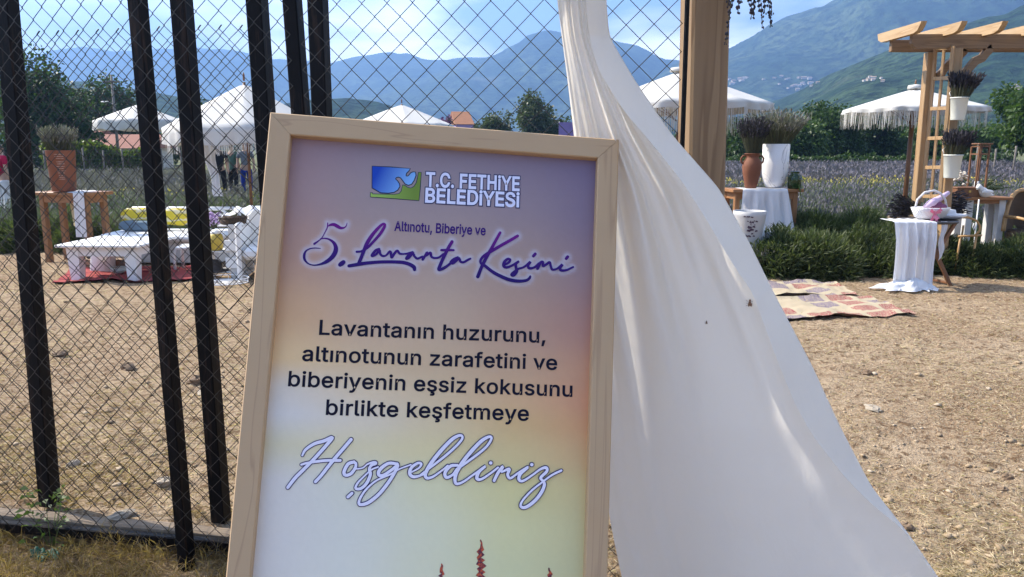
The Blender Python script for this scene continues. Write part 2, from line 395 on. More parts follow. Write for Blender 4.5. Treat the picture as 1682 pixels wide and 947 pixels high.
_m = Mat("black_fence_paint", (.016, .015, .015), .5, 0, .16); co = _m.co("Object", (1, 1, .12))
_n = _m.noise(co, 28, 5, .65)
_m.color(_m.mix(_m.ramp(_n, [(.52, 0.0), (.74, 1.0)]), (.004, .004, .0055), (.05, .03, .021))); _m.bump(_m.noise(_m.co(), 90, 4), .25, .003); FPAINT = _m.m
_m = Mat("galvanised_wire", (.20, .205, .21), .5, .55, .5); _m.color(_m.mix(_m.noise(_m.co(), 9, 4), (.032, .029, .027), (.095, .09, .084))); WIRE = _m.m
def chain_link(name, a, b, z0, z1, parent, p=.0425, q=.0415, r=.0018, sag=.006, seed=0, tips=False, zmin=None):
    """zigzag wires from plan point a to plan point b"""
    a = Vector(a); b = Vector(b); d = (b-a); L = d.length; d.normalize(); nrm = Vector((-d.y, d.x)); mb = MB(); nw = int(L/p); rows = int((z1-z0)/q)
    for i in range(nw):
        pts = []; zl = zmin(a.x+d.x*i*p) if zmin else -9
        for j in range(rows+1):
            e = (i+j) % 2; s_ = (i+e)*p; z = z0+j*q
            if z < zl: continue
            o_ = .0022*(1 if e else -1)
            wob = float(vnoise(s_*2.2+seed, z*2.2, seed)-.5)*sag*2.4; wz = float(vnoise(s_*1.6+9, z*1.6, seed+3)-.5)*sag*3
            wn = float(vnoise(s_*1.1, z*1.1, seed+7)-.5)*sag*3
            pts.append(Vector((a.x+d.x*(s_+wob)+nrm.x*(o_+wn), a.y+d.y*(s_+wob)+nrm.y*(o_+wn), z+wz)))
        if len(pts) < 2: continue
        # small hook where wires interlock
        q2 = []
        for j, pt in enumerate(pts):
            if 0 < j < len(pts)-1:
                q2 += [pt.lerp(pts[j-1], .10), pt, pt.lerp(pts[j+1], .10)] if False else [pt]
            else: q2.append(pt)
        if tips:
            e = q2[-1]; q2.append(e+Vector((d.x*.012, d.y*.008, .013))); 
        mb.tube(q2, r, 5, sm=True)
    return mb.build(name, WIRE, parent)
def fence_post(name, top, base, d_top, d_base, wdt, z0, z1, parent, dep=None, yaw=0):
    """square tube through two sighted points, carried on to z0 and z1"""
    A = P(top[0], top[1], d_top); B = P(base[0], base[1], d_base); k = (A-B)/(A.z-B.z)
    mb = MB(); mb.beam(B+k*(z0-B.z), B+k*(z1-B.z), wdt, dep or wdt, .004, up=(math.sin(yaw), -math.cos(yaw), 0)); return mb.build(name, FPAINT, parent)
fence = thing("chain_link_fence", "tall chain link fence on black square posts behind the framed board", "fence")
gate = thing("gate_leaf", "lower black steel gate panel of chain link with cut wire tips along its top", "gate")
def xd(px, d): return Vector(XY(px, d, 1.5)[:2])
# fence line bends where two posts stand together
fa, fb, fc = xd(-330, 3.20), xd(505, 2.66), xd(1121, 2.43)
chain_link("wire_mesh", fa, fb, .02, 2.62, fence, seed=2); chain_link("wire_mesh", fb, fc, .02, 2.62, fence, seed=6)
fence_post("post", (226, 0), (307, 925), 2.87, 2.87, .051, -.35, 2.7, fence, yaw=-.3)
fence_post("post", (480, 0), (494, 185), 2.76, 2.76, .052, -.2, 2.7, fence, yaw=-.2)
fence_post("post", (522, 0), (529, 185), 2.72, 2.72, .055, -.2, 2.7, fence, yaw=-.2)
mb = MB(); mb.beam(Vector((fc.x+.004, fc.y, -.1)), Vector((fc.x-.010, fc.y, 2.7)), .014, .012); mb.build("tension_bar", FPAINT, fence)
ga, gb = xd(-330, 3.36), xd(441, 3.10)
mb = chain_link("wire_mesh", ga, gb, .05, 2.075, gate, seed=12, tips=True, sag=.011)
fence_post("post", (10, 0), (83, 832), 3.24, 3.24, .066, .01, 2.75, gate, yaw=-.2)
fence_post("post", (298, 0), (364, 860), 3.09, 3.09, .063, .01, 2.75, gate, yaw=-.2)
fence_post("post", (422, 0), (438, 230), 3.02, 3.02, .063, .01, 2.75, gate, yaw=-.2)

mb = MB(); mb.beam((-6.5, kerb_y(-6.5)-.026, -.028), (.1, kerb_y(.1)-.026, -.028), .035, .045, .004); mb.build("bottom_rail", FPAINT, gate)
# ------------------------------------------------------------------ wooden portal post and crossbar
ROUGH_POST = wood("old_post_wood", (.33, .215, .115), (.19, .11, .055), 'Z', 1.0, .7)
post = thing("entrance_post", "thick square wooden post with knots beside the white curtain", "post", (0, 0, 0))
A = P(1158, 0, 2.50); B = P(1152, 260, 2.50); k = (A-B)/(A.z-B.z)
mb = MB(); mb.beam(B+k*(-.1-B.z), B+k*(2.75-B.z), .122, .11, .008, up=(.16, -1, 0)); mb.build("post", ROUGH_POST, post)
mb = MB(); mb.beam((-1.1, 2.62, 2.80), (2.9, 2.36, 2.80), .1, .1, .006); mb.build("crossbar", wood("old_crossbar_wood", (.36, .245, .135), (.22, .135, .07), 'X', 1.0, .7), post)

# ------------------------------------------------------------------ the framed board
fwd = Vector((0, math.cos(TH), -math.sin(TH))); upv = Vector((0, math.sin(TH), math.cos(TH)))
def c2w(x, y, z): return Vector((x, 0, 0)) - upv*y + fwd*z
BH = c2w(.994, .0592, .0914).normalized(); BU = c2w(.0456, -.989, .145); BU = (BU-BH*BU.dot(BH)).normalized(); BN = BH.cross(BU)   # across, up, towards viewer
CAMV = Vector((0, 0, CAMZ))
TL = P(443.5, 183.5, 2.17)
def S(px, py, off=0.0):                             # sighted point on the board's plane -> (across, up) from its top left corner
    r = ray(px, py); o = TL + BN*off; t = (o-CAMV).dot(BN)/r.dot(BN); q = CAMV + r*t - o
    return np.array((q.dot(BH), q.dot(BU)))
BW = S(1017, 228.5)[0]
BHGT = (TL.z + .09)/BU.z
REC = -.030
bl = TL - BU*BHGT
board = thing("welcome_board", "tall pale wood framed poster with purple and yellow print leaning on the fence", "sign")
board.matrix_world = Matrix(((BH.x, BU.x, BN.x, TL.x), (BH.y, BU.y, BN.y, TL.y), (BH.z, BU.z, BN.z, TL.z), (0, 0, 0, 1)))
def frame_wood(name, axis):
    m = Mat(name, (.6, .45, .3), .5, 0, .35); st = (.09, 1, 1) if axis == 'X' else (1, .05, 1)
    co = m.co("Object", st); wv = m.noise(co, 14, 2, .5, .5); rg = m.math('FRACT', m.math('MULTIPLY', wv, 3.4))
    vein = m.ramp(rg, [(0, .0), (.90, .05), (.965, 1.0), (1, 0.0)])
    fine = m.noise(m.co("Object", (.03, 1, 1) if axis == 'X' else (1, .025, 1)), 240, 3, .6)
    c = m.mix(m.noise(m.co(), 2.5, 4), (.56, .39, .225), (.47, .315, .175)); c = m.mix(m.math('MULTIPLY', vein, .6), c, (.34, .21, .12)); c = m.mix(m.math('MULTIPLY', fine, .32), c, (.46, .33, .21))
    m.color(c); m.bump(fine, .1, .001); return m.m
FWX, FWY = frame_wood("frame_rail_wood", 'X'), frame_wood("frame_stile_wood", 'Y')
fw = .060; dpt = .048
def member(name, p0, p1, q0, q1, m):                # mitred bar: outer edge p0-p1, inner edge q0-q1
    vs = []; zf, zb = 0.0, -dpt; e = .003
    for z, ins in ((zb, 0), (zf-e, 0), (zf, e)):
        for p, q in ((p0, q0), (p1, q1)):
            p = Vector((*p, 0)); q = Vector((*q, 0)); t = (q-p)
            vs += [p+t*(ins/fw)+Vector((0, 0, z)), q-t*(ins/fw)+Vector((0, 0, z))]
    f = [(0, 1, 3, 2), (0, 2, 6, 4), (4, 6, 10, 8), (8, 10, 11, 9), (9, 11, 7, 5), (5, 7, 3, 1), (0, 4, 8, 9, 5, 1), (2, 3, 7, 11, 10, 6)]
    mb = MB(); mb.add(vs, f); o = mb.build(name, m, board)
    bm = bmesh.new(); bm.from_mesh(o.data); bmesh.ops.recalc_face_normals(bm, faces=bm.faces); bm.to_mesh(o.data); bm.free(); return o
W_, H_ = BW, BHGT; g = .0004
member("frame_rail", (g, 0), (W_-g, 0), (fw+g, -fw), (W_-fw-g, -fw), FWX)
member("frame_rail", (W_-g, -H_), (g, -H_), (W_-fw-g, -H_+fw), (fw+g, -H_+fw), FWX)
member("frame_stile", (0, -H_+g), (0, -g), (fw, -H_+fw+g), (fw, -fw-g), FWY)
member("frame_stile", (W_, -g), (W_, -H_+g), (W_-fw, -fw-g), (W_-fw, -H_+fw+g), FWY)

# strokes of the handwritten words, (x, y, width) in pixels of an enlargement; key: origin and scale of that enlargement
SA = (480, 350, 7.008); SB = (700, 350, 6.469); SCC = (450, 700, 6.312); SD = (680, 700, 6.3115)
TITLE = [
 (SA, [(408,112,9),(405,160,9),(380,215,7),(340,285,7),(300,320,12),(255,352,22)]),
 (SA, [(410,152,4),(440,134,22),(480,130,34),(520,150,36),(560,170,28),(600,165,14),(622,145,7),(632,112,4)]),
 (SA, [(325,294,8),(380,290,13),(430,303,19),(480,342,31),(503,400,43),(490,460,48),(450,515,44),(390,560,36),(320,588,18),(250,598,11),(190,582,11),(148,540,21),(138,490,25),(155,440,17),(200,410,10),(260,400,8),(325,405,5)]),
 (SA, [(553,592,44),(572,578,50),(590,563,44)]),
 (SA, [(742,444,22),(790,440,22),(830,420,24),(880,385,26),(950,310,27),(1010,240,30),(1055,170,30),(1066,132,26),(1045,124,24),(1000,160,30),(930,240,36),(870,330,40),(830,420,38),(795,510,36),(765,580,34)]),
 (SA, [(655,606,34),(720,595,36),(850,575,36),(1000,562,34),(1150,560,34),(1270,566,36),(1350,588,38),(1400,620,40),(1408,648,34)]),
 (SA, [(1000,412,24),(960,430,28),(918,485,28),(940,488,26),(975,465,24),(1003,425,26),(1012,465,24),(1040,492,22),(1080,486,20),(1125,440,24),(1140,480,28),(1147,508,28),(1180,460,26),(1210,432,24),(1240,466,22),(1300,468,18),(1350,458,22),(1392,450,26),(1345,480,28),(1312,524,26),(1345,512,24),(1386,465,26),(1410,500,24),(1440,523,22),(1480,508,22),(1500,500,22)]),
 (SA, [(1503,532,28),(1530,490,26),(1552,450,26),(1540,490,22),(1590,455,26),(1602,500,24),(1640,516,22),(1690,508,20),(1740,470,20)]),
 (SB, [(275,303,30),(235,370,32),(190,460,32),(150,550,32),(135,600,30),(190,582,28),(250,540,24),(300,490,24),(345,470,26),(295,490,28),(262,524,28),(290,530,24),(330,492,28),(350,480,24),(366,515,24),(400,520,22),(440,497,22),(470,483,18)]),
 (SB, [(162,393,22),(225,392,24),(292,393,20)]),
 (SB, [(785,207,26),(740,290,28),(690,380,30),(640,470,32),(590,570,32),(548,675,34)]),
 (SB, [(970,242,28),(890,290,30),(800,340,30),(700,400,30),(620,450,28),(582,490,24),(580,530,24),(620,556,28),(700,620,32),(780,665,34),(880,706,34),(980,722,32),(1060,715,28),(1095,692,26),(1105,672,20)]),
 (SB, [(822,548,24),(870,530,22),(892,497,24),(865,487,24),(830,520,28),(822,560,28),(850,577,26),(900,562,22),(955,530,22),(985,512,22),(952,540,26),(956,590,28),(960,622,28),(930,660,28),(905,655,24),(925,628,20),(980,592,20),(1040,572,20),(1105,518,24),(1082,555,28),(1096,586,26),(1150,575,22),(1195,535,22)]),
 (SB, [(1138,456,28),(1157,434,30)]),
 (SB, [(1182,590,28),(1215,525,26),(1240,522,24),(1240,562,24),(1275,545,24),(1310,522,24),(1322,562,24),(1340,600,24),(1390,590,20),(1445,547,26),(1422,580,28),(1432,608,26),(1490,605,22),(1560,573,18)]),
 (SB, [(1486,484,28),(1502,464,30)]),
]
WELCOME = [
 (SCC, [(295,300,22),(330,240,30),(420,180,34),(520,150,36),(605,116,36),(540,200,36),(460,290,36),(380,375,34),(300,455,36),(220,535,36),(145,632,34)]),
 (SCC, [(285,396,24),(340,380,26),(450,362,30),(560,352,30),(688,352,32)]),
 (SCC, [(800,136,36),(720,230,36),(640,322,36),(560,420,36),(490,510,34),(432,572,34)]),
 (SCC, [(830,368,34),(770,390,36),(728,468,36),(745,505,34),(800,488,34),(843,430,32),(850,385,30),(828,370,30)]),
 (SCC, [(848,440,18),(920,430,18),(975,388,20),(1040,372,30),(1058,384,28),(1008,405,30),(990,445,32),(1000,500,34),(960,590,34),(900,643,32),(848,640,28),(870,585,24),(930,522,20),(1010,450,20),(1080,420,20)]),
 (SCC, [(768,730,32),(810,692,32)]),
 (SCC, [(1280,388,32),(1190,382,34),(1105,440,38),(1085,495,36),(1130,508,34),(1220,450,32),(1285,400,32),(1250,480,34),(1180,590,36),(1090,700,36),(980,788,36),(893,808,32),(888,760,28),(950,660,24),(1060,562,22),(1200,500,20),(1300,442,18),(1420,396,18)]),
 (SCC, [(1425,474,18),(1500,432,22),(1528,390,28),(1490,380,28),(1425,428,34),(1408,488,36),(1450,522,32),(1540,500,24),(1590,470,22)]),
 (SD, [(70,500,22),(200,402,26),(330,300,28),(440,200,28),(500,125,28),(480,92,30),(400,130,38),(290,240,40),(185,370,40),(122,480,38),(132,533,32),(200,518,26),(300,448,22),(350,405,22)]),
 (SD, [(450,402,30),(380,410,34),(322,478,36),(337,528,32),(400,500,28),(445,440,28)]),
 (SD, [(450,440,26),(600,332,28),(740,220,28),(800,132,28),(780,106,30),(700,150,38),(590,262,40),(490,390,40),(432,500,38),(432,588,32),(500,578,26),(600,510,24),(700,440,26),(740,412,28),(672,470,36),(652,538,36),(700,545,28),(800,480,24),(870,425,24)]),
 (SD, [(793,378,36),(796,378,36)]),
 (SD, [(830,560,32),(870,480,34),(920,416,32),(905,470,22),(985,440,32),(970,500,32),(1000,535,28),(1080,480,24),(1180,421,28),(1102,490,36),(1087,548,34),(1130,563,28),(1230,500,24),(1310,442,26),(1368,427,34),(1374,465,32),(1312,530,32),(1332,560,28),(1350,600,34),(1320,680,36),(1250,770,36),(1160,834,34),(1107,828,30),(1122,770,24),(1220,662,24),(1330,575,22),(1430,502,24),(1525,456,26)]),
 (SD, [(1218,395,36),(1221,395,36)]),
]
def catmull(p, k=7):
    p = np.array(p, float); out = []
    q = np.vstack([2*p[0]-p[1], p, 2*p[-1]-p[-2]])
    for i in range(1, len(q)-2):
        for t in np.linspace(0, 1, k, endpoint=False):
            a, b_, c_, d_ = q[i-1], q[i], q[i+1], q[i+2]
            out.append(.5*((2*b_)+(-a+c_)*t+(2*a-5*b_+4*c_-d_)*t*t+(-a+3*b_-3*c_+d_)*t**3))
    out.append(p[-1]); out = np.array(out); out[:, 2] = np.maximum(out[:, 2], 2); return out
PXM = float(np.linalg.norm(S(900, 500, REC)-S(800, 500, REC)))/100       # metres on the board per photo pixel
def local_strokes(lst):
    res = []
    for (ox, oy, sc), pts in lst:
        c = catmull(pts); q = np.array([list(S(ox+a/sc, oy+b_/sc, REC))+[w_/sc*PXM] for a, b_, w_ in c]); res.append(q)
    return res
T_ST, W_ST = local_strokes(TITLE), local_strokes(WELCOME)
def ribbon(strokes, grow, zoff):
    V = []; Q = []; z = zoff
    for s in strokes:
        xy = s[:, :2]; hw = np.maximum(s[:, 2]/2+grow, .0004); n = len(xy)
        t = np.gradient(xy, axis=0); t /= np.maximum(np.linalg.norm(t, axis=1), 1e-9)[:, None]; nr = np.stack([-t[:, 1], t[:, 0]], 1)
        b_ = len(V)
        for i in range(n):
            z += 2.2e-6
            V += [(*(xy[i]+nr[i]*hw[i]), z), (*(xy[i]-nr[i]*hw[i]), z)]
        Q += [(b_+2*i, b_+2*i+1, b_+2*i+3, b_+2*i+2) for i in range(n-1)]
        for e in (0, n-1):                          # round ends and joints
            m_ = 14; c_ = len(V); z += 2e-6
            V += [(xy[e][0]+hw[e]*math.cos(2*PI*k/m_), xy[e][1]+hw[e]*math.sin(2*PI*k/m_), z) for k in range(m_)]
            for k in range(1, m_-2, 2): Q.append((c_, c_+k, c_+k+1, c_+k+2))
    return V, [q if True else q for q in Q]
def print_part(name, V, Q, m):
    o = mesh_np(name, V, Q, m, board); return o
ink = lambda name, col, r=.55: Mat(name, srgb(*col), r, 0, .2).m
# poster paper: its printed picture is held in a colour attribute
UX = lambda px, py: S(px, py, REC)
cols_px = [470, 600, 720, 850, 985]; rows_py = [230, 330, 430, 530, 600, 650, 690, 740, 800, 870, 940]
TAB = [[(142,118,144),(135,122,156),(130,120,154),(124,113,154),(112,100,152)], [(158,132,150),(150,135,156),(148,134,156),(140,126,154),(120,106,148)], [(176,140,138),(170,145,152),(168,148,154),(160,138,144),(140,116,142)],
 [(205,164,132),(194,164,152),(188,164,154),(178,144,138),(168,122,124)], [(222,190,150),(206,180,156),(198,172,150),(192,158,138),(192,138,116)], [(208,202,208),(214,196,180),(206,184,160),(206,168,134),(200,138,112)],
 [(206,207,225),(212,203,200),(210,194,168),(206,174,128),(202,146,110)], [(206,203,188),(213,206,182),(213,203,166),(206,188,142),(200,162,122)], [(206,207,225),(206,211,214),(210,212,186),(206,202,152),(196,182,138)],
 [(206,207,225),(206,212,222),(208,214,202),(206,208,168),(192,188,148)], [(206,207,225),(208,214,224),(208,214,202),(200,206,172),(188,188,152)]]
TAB = np.array(TAB, float)/255; TAB = np.where(TAB <= .04045, TAB/12.92, ((TAB+.055)/1.055)**2.4)
PRINT_K = np.array((1.24, 1.15, .89))
uu = np.array([(a-fw)/(BW-2*fw) for a in [UX(c, 560)[0] for c in cols_px]]); vv = np.array([UX(720, r_)[1] for r_ in rows_py])
nxp, nyp = 170, 250
gx, gy = np.meshgrid(np.linspace(fw-.004, BW-fw+.004, nxp), np.linspace(-fw+.004, -H_+fw-.004, nyp))
U = (gx-fw)/(BW-2*fw)
def sinterp(x, xs_, tab):                            # smooth 1-D interpolation along axis 0 of tab
    i = np.clip(np.searchsorted(xs_, x)-1, 0, len(xs_)-2); t = np.clip((x-xs_[i])/(xs_[i+1]-xs_[i]), 0, 1); t = t*t*(3-2*t)*.5+t*.5
    return i, t
iu, tu = sinterp(U, uu, None); iv, tv = sinterp(-gy, -vv, None)
C_ = (TAB[iv, iu]*(1-tu)[..., None]+TAB[iv, iu+1]*tu[..., None])*(1-tv)[..., None] + (TAB[iv+1, iu]*(1-tu)[..., None]+TAB[iv+1, iu+1]*tu[..., None])*tv[..., None]
yb = vv[-1]; f_ = np.clip((yb-.06-gy)/(yb-.06+H_), 0, 1)**1.0
fld = np.stack([.20+.12*vnoise(gx*60, gy*14, 3), .12+.06*vnoise(gx*60, gy*14, 4), .30+.15*vnoise(gx*60, gy*14, 5)], -1)
C_ = C_*(1-.8*f_[..., None]) + fld*.8*f_[..., None]
lum_ = C_@np.array((.25, .6, .15)); C_ = lum_[..., None]*.19+C_*.81
C_ = C_*PRINT_K*(1+.03*(vnoise(gx*130, gy*130, 3)-.5)[..., None])
pts = np.stack([gx, gy], -1).reshape(-1, 2); dmin = np.full(len(pts), 9.0)
for s in T_ST:
    for q in s[::2]:
        dmin = np.minimum(dmin, np.hypot(pts[:, 0]-q[0], pts[:, 1]-q[1])-q[2]/2)
gl = (np.exp(-np.maximum(dmin, 0)**2/(2*.0058**2))*.60).reshape(gx.shape)[..., None]
C_ = np.minimum(C_, .9); C_ = C_*(1-gl) + np.array((.66, .64, .78))*gl
V = np.stack([gx, gy, np.full(gx.shape, REC)], -1).reshape(-1, 3); ii = (np.arange(nyp-1)[:, None]*nxp+np.arange(nxp-1)[None]).ravel()
_m = Mat("poster_print", (.5, .5, .5), .5, 0, .22); at = _m.n("ShaderNodeAttribute", attribute_name="print"); _m.color(at.outputs["Color"])
_m.bump(_m.noise(_m.co(), 5, 4), .06, .01); POSTER = _m.m
poster = mesh_np("poster", V, np.stack([ii, ii+nxp, ii+nxp+1, ii+1], 1), POSTER, board)
ca = poster.data.color_attributes.new("print", 'FLOAT_COLOR', 'POINT'); ca.data.foreach_set("color", np.concatenate([C_.reshape(-1, 3), np.ones((nxp*nyp, 1))], 1).astype(np.float32).ravel())
mb = MB(); mb.box((BW/2, -H_/2, -dpt-.003), (BW-.02, H_-.02, .006)); mb.build("back_panel", plain("board_back", (.35, .26, .17), .8), board)
